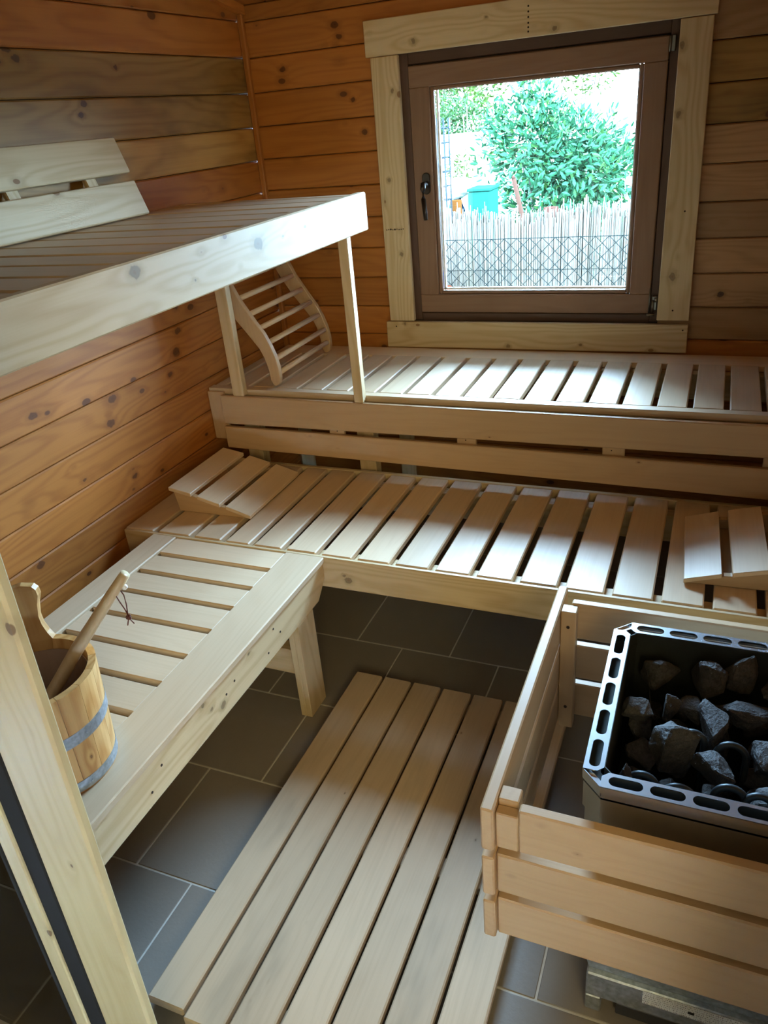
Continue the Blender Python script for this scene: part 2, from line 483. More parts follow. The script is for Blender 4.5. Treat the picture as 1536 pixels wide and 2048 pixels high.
# hall the photographer stands in
box('wall_hall_left', M_HALL, -2.0, -1.9, -2.1, 0.44, 0, 2.5, bev=0, kind='structure')
box('wall_hall_right', M_HALL, 1.3, 1.4, -2.1, 0.44, 0, 2.5, bev=0, kind='structure')
box('wall_hall_back', M_HALL, -2.0, 1.4, -2.2, -2.1, 0, 2.5, bev=0, kind='structure')
box('wall_hall_front_left', M_HALL, -2.0, XL - 0.1, 0.44, 0.54, 0, 2.5, bev=0, kind='structure')
box('wall_hall_front_right', M_HALL, XR + 0.1, 1.4, 0.44, 0.54, 0, 2.5, bev=0, kind='structure')
box('ceiling_hall', M_HALL, -2.0, 1.4, -2.2, 0.54, 2.5, 2.56, bev=0, kind='structure')
box('floor_hall', M_TILE, -2.0, 1.4, -2.2, 0.60, -0.16, -0.101, bev=0, kind='structure')

# ------------------------------------------------------------------ door frame + tinted glass door on the left
door = bpy.data.objects.new('door_1', None); door['kind'] = 'structure'
door.location = (-0.79, 0.5, 0.0); S.collection.objects.link(door)
lean = math.atan(0.036 / 0.9)
def lean_box(name, kind, x0, x1, y0, y1, z0, z1, **k):
    ob = box(name, kind, x0, x1, y0, y1, z0, z1, door, **k)
    # leaning jamb: slightly out of plumb like the old frame in the photograph
    for v in ob.data.vertices:
        v.co.x -= (1 - (v.co.z + (z0 + z1) / 2) / 0.75) * 0.030 - 0.0
    return ob
lean_box('jamb', 'jamb', -0.835, -0.722, 0.494, 0.512, 0.0, 2.08, bev=0.004)
lean_box('gasket', M_RUBBER, -0.872, -0.833, 0.492, 0.52, 0.0, 2.08, bev=0.002)
lean_box('rebate_strip', 'jamb', -0.905, -0.873, 0.488, 0.53, 0.0, 2.08, bev=0.002)  # solid wood strip in place of the jamb's reflection in the door glass
lean_box('glass_edge_seal', M_RUBBER, -0.913, -0.906, 0.486, 0.53, 0.0, 2.08, bev=0.001)
lean_box('pane', M_BGLASS, -1.60, -0.914, 0.500, 0.508, 0.02, 2.05, bev=0.001)
lean_box('header', 'spruce', -1.60, 0.2, 0.44, 0.565, 2.08, 2.14, bev=0.003)
lean_box('door_leaf_panel', 'frame', -1.60, -0.84, 0.532, 0.536, 0.0, 2.08, bev=0.001)
lean_box('jamb', 'jamb', 0.2, 0.28, 0.42, 0.565, 0.0, 2.08, bev=0.003)

# ------------------------------------------------------------------ window
win = bpy.data.objects.new('window_1', None); win['kind'] = 'structure'
win.location = (-0.65, 2.97, 1.3); S.collection.objects.link(win)
SXL, SXR = -1.088, -0.212
# reveal boards (dark frame)
fy0, fy1 = 2.962, 3.05
fr = box('window_frame', 'frame', WX0 - 0.01, WX0 + 0.035, fy0, fy1, WZ0, WZ1, win, axis=2)
box('frame_member', 'frame', WX1 - 0.030, WX1 + 0.01, fy0, fy1, WZ0, WZ1, fr, axis=2)
box('frame_member', 'frame', WX0 + 0.035, WX1 - 0.030, fy0 + 0.004, fy1, WZ1 - 0.040, WZ1 + 0.005, fr)
box('frame_member', 'frame', WX0 + 0.035, WX1 - 0.030, fy0 + 0.004, fy1, WZ0 - 0.005, WZ0 + 0.027, fr)
for (a, b, c_, d_, ax) in ((WX0, SXL + 0.012, WZ0, WZ1, 2), (SXR - 0.012, WX1, WZ0, WZ1, 2), (SXL + 0.012, SXR - 0.012, WZ0, 0.892, 0), (SXL + 0.012, SXR - 0.012, 1.732, WZ1, 0)):
    box('rebate', 'frame', a, b, 3.0135, 3.05, c_, d_, fr, axis=ax)
# casing boards
cy0, cy1 = 2.918, 2.9395
def casing(pts, axis):
    return quad_prism('casing_board', 'spruce', pts, 1, cy0, cy1, win, axis=axis, bev=0.002)
casing([(-1.215, 0.853), (-1.110, 0.853), (-1.112, 1.782), (-1.215, 1.782)], 2)
casing([(-0.182, 0.864), (-0.073, 0.864), (-0.087, 1.782), (-0.182, 1.782)], 2)
casing([(-1.232, 1.784), (-0.078, 1.784), (-0.078, 1.893), (-1.232, 1.895)], 0)
casing([(-1.235, 0.744), (-0.071, 0.747), (-0.073, 0.849), (-1.233, 0.849)], 0)
for p in ((-1.19, 0.83), (-0.09, 0.83), (-0.65, 1.80), (-0.65, 1.812), (-0.65, 1.824), (-0.65, 1.84), (-0.65, 1.855), (-0.65, 1.87), (-0.12, 1.23), (-0.13, 0.9)):
    nail(win, (p[0], cy0 - 0.0004, p[1]), 1, 0.003)
for i in range(9):
    nail(win, (-1.2 + i * 0.0085, cy0 - 0.0004, 1.205 + 0.0008 * (i % 3)), 1, 0.0022 + 0.0012 * (i in (2, 4)))
# sash
sy0, sy1 = 2.952, 3.012
SX0, SX1, SZ0, SZ1 = -1.088, -0.212, 0.880, 1.744
GX0, GX1, GZ0, GZ1 = -1.000, -0.297, 0.962, 1.664
sash = box('sash', 'sash', SX0, SX1, sy0, sy1, SZ0, GZ0 - 0.012, win, axis=0, bev=0.003)
box('stile', 'sash', SX0, GX0 - 0.012, sy0, sy1, GZ0 - 0.0125, GZ1 + 0.0125, sash, axis=2, bev=0.003)
box('stile', 'sash', GX1 + 0.012, SX1, sy0, sy1, GZ0 - 0.0125, GZ1 + 0.0125, sash, axis=2, bev=0.003)
box('rail', 'sash', SX0, SX1, sy0, sy1, GZ1 + 0.012, SZ1, sash, axis=0, bev=0.003)
def glazing_bead(x0, x1, z0, z1, ax):
    box('glazing_bead', 'sash', x0, x1, sy0 + 0.008, sy0 + 0.03, z0, z1, sash, axis=ax, bev=0.004)
glazing_bead(GX0 - 0.0125, GX0 + 0.002, GZ0 - 0.012, GZ1 + 0.012, 2)
glazing_bead(GX1 - 0.002, GX1 + 0.0125, GZ0 - 0.012, GZ1 + 0.012, 2)
glazing_bead(GX0, GX1, GZ0 - 0.0125, GZ0 + 0.002, 0)
glazing_bead(GX0, GX1, GZ1 - 0.002, GZ1 + 0.0125, 0)
for (a, b, c_, d_, ax) in ((GX0 + 0.002, GX0 + 0.010, GZ0, GZ1, 2), (GX1 - 0.006, GX1 - 0.002, GZ0, GZ1, 2), (GX0, GX1, GZ0 + 0.002, GZ0 + 0.009, 0)):
    box('spacer', M_ALU, a, b, 2.984, 2.996, c_, d_, sash, bev=0.001)
box('pane', M_GLASS, GX0 - 0.006, GX1 + 0.006, 2.986, 2.990, GZ0 - 0.006, GZ1 + 0.006, win, bev=0)
# handle
def rounded_plate(name, cx, cz, y0, y1, wdt, hgt, mat, parent):
    pts = []
    r = wdt / 2
    for k in range(17):
        a = math.pi * k / 16
        pts.append((cx + r * math.cos(a), cz + hgt / 2 - r + r * math.sin(a)))
    for k in range(17):
        a = math.pi + math.pi * k / 16
        pts.append((cx + r * math.cos(a), cz - hgt / 2 + r + r * math.sin(a)))
    return quad_prism(name, mat, pts, 1, y0, y1, parent, bev=0.002)
hd = rounded_plate('window_handle', -1.038, 1.360, sy0 - 0.010, sy0 + 0.001, 0.030, 0.075, M_BRONZE, win)
tube('handle_neck', [(-1.038, sy0 - 0.008, 1.358), (-1.038, sy0 - 0.042, 1.358)], 0.011, M_BRONZE, hd)
tube('grip', [(-1.038, sy0 - 0.042, 1.366), (-1.038, sy0 - 0.048, 1.345), (-1.038, sy0 - 0.047, 1.31), (-1.037, sy0 - 0.040, 1.26), (-1.036, sy0 - 0.038, 1.236)], [0.009, 0.011, 0.0095, 0.009, 0.0095], M_BRONZE, hd, flat=0.7)
# hinges
hg = box('hinge', M_CHROME, -0.206, -0.186, 2.944, 2.962, 0.893, 0.945, win, bev=0.003)
tube('hinge_pin', [(-0.2125, 2.945, 0.885), (-0.2125, 2.945, 0.972)], 0.0028, M_CHROME, hg)
tube('hinge_pin', [(-0.2005, 2.940, 0.888), (-0.2005, 2.940, 0.93)], 0.0045, M_CHROME, hg)
tube('hinge_knuckle', [(-0.220, 2.942, 0.879), (-0.192, 2.942, 0.879)], 0.0055, M_CHROME, hg)
tube('hinge_knuckle', [(-0.190, 2.940, 0.925), (-0.190, 2.940, 0.939)], 0.007, M_CHROME, hg)
hg2 = box('hinge', M_CHROME, -0.207, -0.192, 2.945, 2.960, 1.700, 1.745, win, bev=0.003)
tube('hinge_pin', [(-0.209, 2.943, 1.698), (-0.209, 2.943, 1.742)], 0.003, M_CHROME, hg2)

# ------------------------------------------------------------------ mid bench
mb = root('slatted_bench', (-0.65, 2.0, 0), 'long pale slatted bench across the room in front of the ribbed backrest', 'bench')
mg = [-1.7335, -1.611, -1.4695, -1.35, -1.246, -1.131, -1.012] + [0.069 + 0.1205 * k for k in range(-8, 4)]
mg[-1] = 0.4485
for i in range(len(mg) - 1):
    gg = 0.010 if i >= 1 else 0.0
    a = mg[i] + (0.0105 if i else 0); b = mg[i + 1] - (0.0105 if i < len(mg) - 2 else 0)
    box('slat', 'aspen', a, b, 1.7255, 2.298 + 0.002 * (i % 2), 0.437, 0.458 + 0.0006 * (i % 3), mb, bev=0.0035, axis=1)
box('fascia', 'spruce', XL + 0.004, XR - 0.002, 1.712, 1.7245, 0.352, 0.456, mb, bev=0.002)
box('fascia', 'spruce', -0.989, XR - 0.002, 1.7246, 1.74, 0.345, 0.436, mb, bev=0.002)
for ya, yb in ((1.741, 1.786), (2.235, 2.28)):
    box('beam', 'spruce', XL + 0.004, XR - 0.002, ya, yb, 0.346, 0.4365, mb)
box('back_strip', 'spruce', XL + 0.004, XR - 0.002, 2.3005, 2.318, 0.40, 0.4585, mb)
for xx in (-1.66, 0.38):
    for ya in (1.788, 2.17):
        box('leg', 'spruce', xx, xx + 0.045, ya, ya + 0.06, 0, 0.345 if ya < 2 else 0.436, mb, axis=2)

# ------------------------------------------------------------------ low side bench
lbn = root('slatted_bench', (-1.3, 1.2, 0), 'low slatted bench along the left wall holding the wooden bucket', 'bench')
box('edge_board', 'aspen', -1.604, -1.515, 0.575, 1.708, 0.440, 0.4605, lbn, bev=0.003)
box('edge_board', 'aspen', -1.112, -0.984, 0.575, 1.7085, 0.440, 0.4605, lbn, bev=0.003)
quad_prism('fascia', 'spruce', [(0.575, 0.338), (1.655, 0.336), (1.7085, 0.385), (1.7085, 0.4385), (0.575, 0.4385)], 0, -1.018, -0.991, lbn, axis=1)
lg = [1.708, 1.607, 1.506, 1.405, 1.297, 1.189, 1.082, 0.975, 0.868, 0.762, 0.656, 0.575]
for i in range(len(lg) - 1):
    box('slat', 'aspen', -1.5135, -1.1135, lg[i + 1] + (0.008 if i < len(lg) - 2 else 0), lg[i] - (0.008 if i else 0), 0.434, 0.4555, lbn, bev=0.003, axis=0)
box('beam', 'spruce', -1.590, -1.545, 0.575, 1.7085, 0.345, 0.4335, lbn)
box('beam', 'spruce', -1.075, -1.020, 0.575, 1.7085, 0.345, 0.4335, lbn)
for yy in (0.60, 0.95, 1.30, 1.62):
    box('crossbar', 'spruce', -1.544, -1.076, yy, yy + 0.045, 0.36, 0.4335, lbn)
# two-ply front leg, plus the wall-side legs
box('leg', 'spruce', -1.0085, -0.9915, 1.519, 1.616, 0, 0.3355, lbn, axis=2, bev=0.0015)
box('leg', 'spruce', -1.0280, -1.0090, 1.519, 1.616, 0, 0.3355, lbn, axis=2, bev=0.0015)
box('leg', 'spruce', -1.590, -1.550, 1.519, 1.616, 0, 0.3445, lbn, axis=2)
box('leg', 'spruce', -1.590, -1.550, 0.60, 0.69, 0, 0.3445, lbn, axis=2)
box('leg', 'spruce', -1.0280, -0.9915, 0.575, 0.66, 0, 0.3355, lbn, axis=2)
box('stretcher', 'spruce', -1.549, -1.030, 1.556, 1.60, 0.125, 0.215, lbn)
for p in ((1.40, 0.415), (1.43, 0.385), (1.16, 0.39), (1.20, 0.40), (0.86, 0.37), (0.905, 0.405), (1.36, 0.365)):
    nail(lbn, (-0.9907, p[0], p[1]), 0, 0.0032)

# ------------------------------------------------------------------ rear bench
rb = root('slatted_bench', (-0.6, 2.6, 0), 'raised slatted bench along the back wall below the window', 'bench')
rg = [0.174 - 0.1025 * k for k in range(19)][::-1]
rg = [XL + 0.002] + [g_ for g_ in rg if g_ > XL + 0.06] + [0.2765, 0.379, XR - 0.002]
for i in range(len(rg) - 1):
    box('slat', 'aspen', rg[i] + 0.0085, rg[i + 1] - 0.0085, 2.357, 2.798, 0.722, 0.7445 + 0.0005 * (i % 3), rb, bev=0.003, axis=1)
box('edge_board', 'aspen', XL + 0.003, XR - 0.002, 2.3185, 2.3555, 0.722, 0.745, rb, bev=0.002)
box('edge_board', 'aspen', XL + 0.026, XR - 0.002, 2.7995, 2.914, 0.722, 0.7435, rb, bev=0.002)
box('fascia', 'spruce', XL + 0.068, XR - 0.002, 2.3265, 2.352, 0.625, 0.7215, rb)
box('beam', 'spruce', XL + 0.003, XR - 0.002, 2.76, 2.80, 0.63, 0.7215, rb)
for xx in (-1.626, -1.147, 0.30):
    box('leg', 'spruce', xx, xx + 0.065, 2.3535, 2.40, 0.0, 0.7215, rb, axis=2)
    box('leg', 'spruce', xx, xx + 0.065, 2.75, 2.7595, 0.0, 0.7215, rb, axis=2)

# ribbed backrest in front of the rear bench
br = root('bench_backrest', (-0.6, 2.3, 0.5), 'two-board backrest between the middle bench and the raised bench', 'backrest')
quad_prism('board', 'guard', [(-1.664, 0.6165), (XR - 0.003, 0.630), (XR - 0.003, 0.7265), (-1.664, 0.7275)], 1, 2.284, 2.3035, br, axis=0, bev=0.003)
quad_prism('board', 'guard', [(-1.670, 0.518), (XR - 0.003, 0.492), (XR - 0.003, 0.592), (-1.670, 0.6045)], 1, 2.2845, 2.3035, br, axis=0, bev=0.003)
for a, b in ((-1.232, -1.172), (-0.751, -0.684), (-0.273, -0.205), (0.185, 0.25)):
    box('batten', 'guard', a, b, 2.304, 2.3175, 0.52, 0.715, br, axis=2)
box('batten', 'guard', XL + 0.004, -1.660, 2.304, 2.3175, 0.545, 0.735, br, axis=2)
for a in (-0.245, -0.72, -1.20):
    nail(br, (a, 2.3036, 0.6105), 1, 0.002)
br.location.z = 0.5

# ------------------------------------------------------------------ upper bench
ub = root('slatted_bench', (-1.4, 1.5, 1.3), 'high slatted bench under the ceiling on the left, held by two square posts', 'bench')
box('front_board', 'spruce', -1.078, -1.050, 0.57, 2.400, 1.278, 1.392, ub, bev=0.0035)
ug = [2.398] + [2.345 - 0.1225 * k for k in range(15)] + [0.575]
for i in range(len(ug) - 1):
    t = ug[i] - (0.008 if i else 0); b = ug[i + 1] + (0.008 if i < len(ug) - 2 else 0)
    if t - b < 0.01: continue
    box('slat', 'aspen', XL + 0.004, -1.0785, b, t, 1.364, 1.3865 + 0.0004 * (i % 3), ub, bev=0.003, axis=0)
box('beam', 'spruce', -1.122, -1.0785, 0.575, 2.27, 1.28, 1.3635, ub)
box('beam', 'spruce', XL + 0.004, XL + 0.045, 0.575, 2.395, 1.28, 1.3635, ub)
box('crossbar', 'spruce', XL + 0.046, -1.0785, 2.345, 2.385, 1.28, 1.3635, ub, axis=0)
box('crossbar', 'spruce', XL + 0.046, -1.123, 1.45, 1.49, 1.28, 1.3635, ub, axis=0)
for xa, xb in ((-1.112, -1.0785), (-1.606, -1.560)):
    box('post', 'spruce', xa, xb, 2.2875, 2.3175, 0.728, 1.3635, ub, axis=2, bev=0.002)
for p in ((1.245, 1.37), (0.9, 1.33)):
    pass

# leaning backrest on the upper bench
ubr = root('bench_backrest', (-1.68, 1.4, 1.39), 'leaning backrest of two wide pale boards on the high left bench', 'backrest')
lx0, lz0, lx1, lz1 = -1.646, 1.392, -1.722, 1.612
d_ = Vector((lx1 - lx0, 0, lz1 - lz0)); Ln = d_.length; ang = math.atan2(lx0 - lx1, lz1 - lz0)
def lean_part(name, s0, s1, t0, t1, ya, yb, axis):
    # s along the slope, t away from the face towards the wall
    ob = box(name, 'spruce', 0, t1 - t0, ya, yb, 0, (s1 - s0), ubr, bev=0.003, axis=axis)
    u_ = d_.normalized(); n_ = Vector((-u_.z, 0, u_.x))
    c = Vector((lx0, (ya + yb) / 2, lz0)) + u_ * ((s0 + s1) / 2) + n_ * ((t0 + t1) / 2)
    ob.location = c - ubr.location
    ob.rotation_euler = (0, -ang, 0)
    return ob
lean_part('board', 0.002, 0.104, 0, 0.018, 0.60, 2.085, 1)
lean_part('board', 0.128, 0.232, 0, 0.018, 0.60, 2.085, 1)
for ya in (1.9, 1.6, 1.2, 0.75):
    lean_part('batten', 0.03, 0.22, 0.0185, 0.034, ya, ya + 0.045, 2)

# ------------------------------------------------------------------ head rests (wedges)
def headrest(name, label, loc, mirror, rot):
    r = root(name, loc, label, 'headrest', 'wooden wedge headrests on the middle bench')
    sx = -1 if mirror else 1
    # local x: 0 high end -> 0.30 low end, y: 0 front -> 0.34
    rng = [(-0.022, 0.064, 0.091, 0.076), (0.088, 0.172, 0.068, 0.047), (0.196, 0.285, 0.042, 0.016)]
    def poly(pts, y0, y1, axis, nm):
        P = [(sx * a, b) for a, b in pts]
        ob = quad_prism(nm, 'aspen' if nm == 'slat' else 'guard', P, 1, y0, y1, None, axis=axis, bev=0.0015)
        ob.parent = r
        return ob
    for xa, xb, za, zb in rng:
        poly([(xa, za - 0.013), (xb, zb - 0.013), (xb, zb), (xa, za)], -0.006, 0.345, 1, 'slat')
    for y0 in (0.004, 0.315):
        poly([(0.0, 0.0), (0.283, 0.0), (0.283, 0.003), (0.196, 0.028), (0.19, 0.030), (0.175, 0.031), (0.088, 0.053), (0.082, 0.056), (0.066, 0.061), (-0.012, 0.076)], y0, y0 + 0.02, 0, 'side_board')
    r.rotation_euler = (0, 0, rot)
    return r
headrest('headrest', 'wooden wedge headrest at the left end of the middle bench', (-1.615, 1.868, 0.4596), False, math.radians(0.5))
headrest('headrest', 'wooden wedge headrest at the right end of the middle bench behind the heater', (0.29, 1.835, 0.4596), True, math.radians(2.5))

# ------------------------------------------------------------------ curved lean-back rest
cr = root('curved_backrest', (-1.5, 2.6, 0.75), 'curved rail backrest with round rods leaning in the far left corner', 'backrest')
Fp = [(-1.688, 1.268), (-1.668, 1.245), (-1.632, 1.185), (-1.594, 1.118), (-1.569, 1.064), (-1.544, 1.025), (-1.514, 0.979), (-1.487, 0.941), (-1.467, 0.899), (-1.452, 0.857), (-1.444, 0.814), (-1.4435, 0.778), (-1.449, 0.755), (-1.461, 0.746), (-1.474, 0.748)]
Bp = [(-1.484, 0.768), (-1.486, 0.802), (-1.497, 0.850), (-1.512, 0.884), (-1.540, 0.921), (-1.562, 0.950), (-1.594, 0.990), (-1.634, 1.055), (-1.668, 1.120), (-1.699, 1.190), (-1.718, 1.240), (-1.716, 1.262), (-1.702, 1.272)]
for y0 in (2.368, 2.800):
    quad_prism('side_rail', 'guard', Fp + Bp, 1, y0, y0 + 0.022, cr, axis=2, bev=0.002)
def fpt(z):
    for (xa, za), (xb, zb) in zip(Fp, Fp[1:]):
        if zb <= z <= za:
            return xa + (xb - xa) * (za - z) / (za - zb)
for z in (0.790, 0.843, 0.903, 0.955, 1.005, 1.060, 1.115, 1.17, 1.23):
    xx = fpt(z) - 0.014
    tube('rod', [(xx, 2.389, z), (xx, 2.801, z)], 0.0098, wood('aspen', 1), cr)

# ------------------------------------------------------------------ duckboard
db = root('duckboard', (-0.59, 1.17, 0), 'long slatted wooden duckboard lying on the grey floor tiles', 'duckboard')
for k in range(7):
    a = -0.920 + 0.0962 * k
    box('slat', 'aspen_floor', a, a + 0.0872, 0.632 - 0.012 * (k == 1), 1.708, 0.026, 0.0485 + 0.0006 * (k % 3), db, bev=0.0035, axis=1)
for yy in (0.66, 1.10, 1.63):
    box('batten', 'aspen_floor', -0.905, -0.262, yy, yy + 0.055, 0.001, 0.0255, db, axis=0)

# ------------------------------------------------------------------ heater guard
hgd = root('heater_guard', (0.09, 1.2, 0.25), 'waist-high fence of three wide pale boards per side around the stone heater', 'guard rail')
GT = 0.580
rows = [(GT - 0.098, GT), (GT - 0.2135, GT - 0.1165), (GT - 0.330, GT - 0.2315)]
for i, (z0, z1) in enumerate(rows):
    box('board', 'guard', -0.2665, -0.2445, 0.856, 1.550, z0, z1, hgd, bev=0.003)
    box('board', 'guard', -0.2435 if i else -0.2045, XR - 0.003, 0.868, 0.889, z0, z1, hgd, bev=0.003)
    if not i:
        box('board_end', 'guard', -0.2435, -0.205, 0.868, 0.889, z0, z1 - 0.016, hgd, bev=0.002, axis=0)
    box('board', 'guard', -0.2435 if i else -0.225, XR - 0.003, 1.482, 1.503, z0, z1, hgd, bev=0.003)
box('post', 'guard', -0.2435, -0.209, 0.8895, 0.921, GT - 0.335, GT - 0.004, hgd, axis=2)
box('post', 'guard', -0.2435, -0.209, 1.450, 1.4815, GT - 0.345, GT - 0.004, hgd, axis=2)
for ya in (0.8895, 1.450):
    box('wall_bracket', 'guard', XR - 0.030, XR - 0.0015, ya, ya + 0.0315, GT - 0.335, GT - 0.004, hgd, axis=2)
for z in (0.535, 0.30):
    nail(hgd, (-0.2265, 1.4495, z), 1, 0.004)

# ------------------------------------------------------------------ heater
ht = root('sauna_heater', (0.1, 1.15, 0), 'electric sauna heater with slotted steel rim full of dark stones', 'heater')
RZ = 0.622
HX0, HX1, HY0, HY1 = -0.117, 0.315, 0.921, 1.382     # outer rim
IN = 0.033
def slotted_strip(name, x0, x1, y0, y1, along, n, first, pitch, sl, sw):
    cu = bpy.data.curves.new(name, 'CURVE'); cu.dimensions = '2D'; cu.fill_mode = 'BOTH'; cu.extrude = 0.0009
    cx, cy = (x0 + x1) / 2, (y0 + y1) / 2
    cut = 0.010
    if along == 'x':
        pts = [(x0, y0), (x1, y0), (x1, y1), (x0, y1)]
    else:
        pts = [(x0, y0), (x1, y0), (x1, y1), (x0, y1)]
    def add(pl):
        s = cu.splines.new('POLY'); s.points.add(len(pl) - 1)
        for i, (a, b) in enumerate(pl): s.points[i].co = (a - cx, b - cy, 0, 1)
        s.use_cyclic_u = True
    inner = {'xf': (x0, y1), 'xb': (x0, y0), 'y': None}
    if along == 'x':
        if cy < 1.1: pl = [(x0, y0), (x1, y0), (x1, y1), (x0 + cut, y1), (x0, y1 - cut)]
        else: pl = [(x0 + cut, y0), (x1, y0), (x1, y1), (x0, y1), (x0, y0 + cut)]
    else:
        pl = [(x0, y0), (x1 - cut, y0), (x1, y0 + cut), (x1, y1 - cut), (x1 - cut, y1), (x0, y1)]
        if cx > 0.1: pl = [(x0, y0 + cut), (x0 + cut, y0), (x1, y0), (x1, y1), (x0 + cut, y1), (x0, y1 - cut)]
    add(pl)
    for i in range(n):
        c0 = first + i * pitch
        r = sw / 2; h = sl / 2 - r; hole = []
        for k in range(9):
            a = -math.pi / 2 + math.pi * k / 8; hole.append((h + r * math.cos(a), r * math.sin(a)))
        for k in range(9):
            a = math.pi / 2 + math.pi * k / 8; hole.append((-h + r * math.cos(a), r * math.sin(a)))
        if along == 'x': hole = [(c0 + a, cy + b) for a, b in hole]
        else: hole = [(cx + b, c0 + a) for a, b in hole]
        add(hole)
    tmp = bpy.data.objects.new(name, cu); S.collection.objects.link(tmp)
    bpy.context.view_layer.update()
    dg = bpy.context.evaluated_depsgraph_get()
    me = bpy.data.meshes.new_from_object(tmp.evaluated_get(dg))
    bpy.data.objects.remove(tmp)
    me.materials.clear()
    return link(name, me, M_STEEL, ht, (cx, cy, RZ))
CH = 0.032
slotted_strip('rim_strip', HX0 + CH, HX1 - CH, HY0, HY0 + IN, 'x', 6, -0.047, 0.0632, 0.053, 0.020)
slotted_strip('rim_strip', HX0 + CH, HX1 - CH, HY1 - IN, HY1, 'x', 6, -0.047, 0.0632, 0.053, 0.020)
slotted_strip('rim_strip', HX0, HX0 + IN, HY0 + CH, HY1 - CH, 'y', 5, 0.993, 0.0772, 0.064, 0.018)
slotted_strip('rim_strip', HX1 - IN, HX1, HY0 + CH, HY1 - CH, 'y', 5, 0.993, 0.0772, 0.064, 0.018)
# downward lips of the rim, outer and inner, and chamfered corner plates
def octo(x0, x1, y0, y1, c):
    return [(x0 + c, y0), (x1 - c, y0), (x1, y0 + c), (x1, y1 - c), (x1 - c, y1), (x0 + c, y1), (x0, y1 - c), (x0, y0 + c)]
def wall_loop(name, pts, z0, z1, mat, parent, thick=0.0012, bottom=False):
    cx = sum(p[0] for p in pts) / len(pts); cy = sum(p[1] for p in pts) / len(pts)
    bm = bmesh.new(); n = len(pts)
    def ring(z, s):
        out = []
        for a, b in pts:
            dx, dy = a - cx, b - cy; l = math.hypot(dx, dy)
            out.append(bm.verts.new((dx - dx / l * s, dy - dy / l * s, z)))
        return out
    a, b, c, d = ring(z0, 0), ring(z1, 0), ring(z1, thick), ring(z0, thick)
    for i in range(n):
        j = (i + 1) % n
        for r0, r1 in ((a, b), (b, c), (c, d), (d, a)):
            bm.faces.new((r0[i], r0[j], r1[j], r1[i]))
    if bottom:
        bm.faces.new(a)
    bmesh.ops.recalc_face_normals(bm, faces=bm.faces)
    return link(name, bm_mesh(bm, name), mat, parent, (cx, cy, 0))
wall_loop('rim_lip', octo(HX0, HX1, HY0, HY1, CH), RZ - 0.014, RZ, M_STEEL, ht)
wall_loop('stone_basket', octo(HX0 + IN, HX1 - IN, HY0 + IN, HY1 - IN, 0.012), 0.30, RZ, M_DARKSTEEL, ht, 0.0015, True)
wall_loop('outer_casing', octo(HX0 + 0.006, HX1 - 0.006, HY0 + 0.006, HY1 - 0.006, CH), 0.165, RZ - 0.013, M_STEEL, ht, 0.0012, True)
wall_loop('outer_casing', octo(HX0 + 0.002, HX1 - 0.002, HY0 + 0.002, HY1 - 0.002, CH), RZ - 0.085, RZ - 0.0135, M_STEEL, ht, 0.0012)
wall_loop('rim_channel', octo(HX0 + 0.002, HX1 - 0.002, HY0 + 0.002, HY1 - 0.002, CH), RZ - 0.030, RZ - 0.026, M_DARKSTEEL, ht, 0.033)  # added dark plate: puts shade behind the rim slots, not a heater part
# chamfer corner bars of rim
for (cx, cy, sxx, syy) in ((HX0, HY0, 1, 1), (HX0, HY1, 1, -1), (HX1, HY0, -1, 1), (HX1, HY1, -1, -1)):
    pts = [(cx, cy + syy * (CH + 0.001)), (cx + sxx * (CH + 0.001), cy), (cx + sxx * (CH + 0.008), cy + syy * 0.008), (cx + sxx * 0.008, cy + syy * (CH + 0.008))]
    quad_prism('rim_corner', M_STEEL, pts, 2, RZ - 0.022, RZ - 0.004, ht, bev=0)
# tapered neck and galvanised base with legs
bm = bmesh.new()
A = [(HX0 + 0.02, HY0 + 0.02, 0.165), (HX1 - 0.02, HY0 + 0.02, 0.165), (HX1 - 0.02, HY1 - 0.02, 0.165), (HX0 + 0.02, HY1 - 0.02, 0.165)]
B = [(-0.085, 0.945, 0.115), (0.285, 0.945, 0.115), (0.285, 1.36, 0.115), (-0.085, 1.36, 0.115)]
c0 = Vector((0.1, 1.15, 0.14))
va = [bm.verts.new(Vector(p) - c0) for p in A]; vb = [bm.verts.new(Vector(p) - c0) for p in B]
for i in range(4): bm.faces.new((va[i], va[(i + 1) % 4], vb[(i + 1) % 4], vb[i]))
bm.faces.new(va); bm.faces.new(vb[::-1]); bmesh.ops.recalc_face_normals(bm, faces=bm.faces)
link('heater_neck', bm_mesh(bm, 'heater_neck'), M_GALV, ht, c0)
box('base_box', M_GALV, -0.088, 0.288, 0.932, 1.36, 0.045, 0.1145, ht, bev=0.003)
for xx in (-0.088, 0.258):
    for yy in (0.932, 1.33):
        box('leg', M_GALV, xx, xx + 0.03, yy, yy + 0.03, 0.0, 0.0445, ht, bev=0.002)
box('control_panel', plain('control_panel_plastic', (0.03, 0.028, 0.025), 0.5), -0.03, 0.27, 0.9335, 0.96, 0.010, 0.0445, ht, bev=0.002)
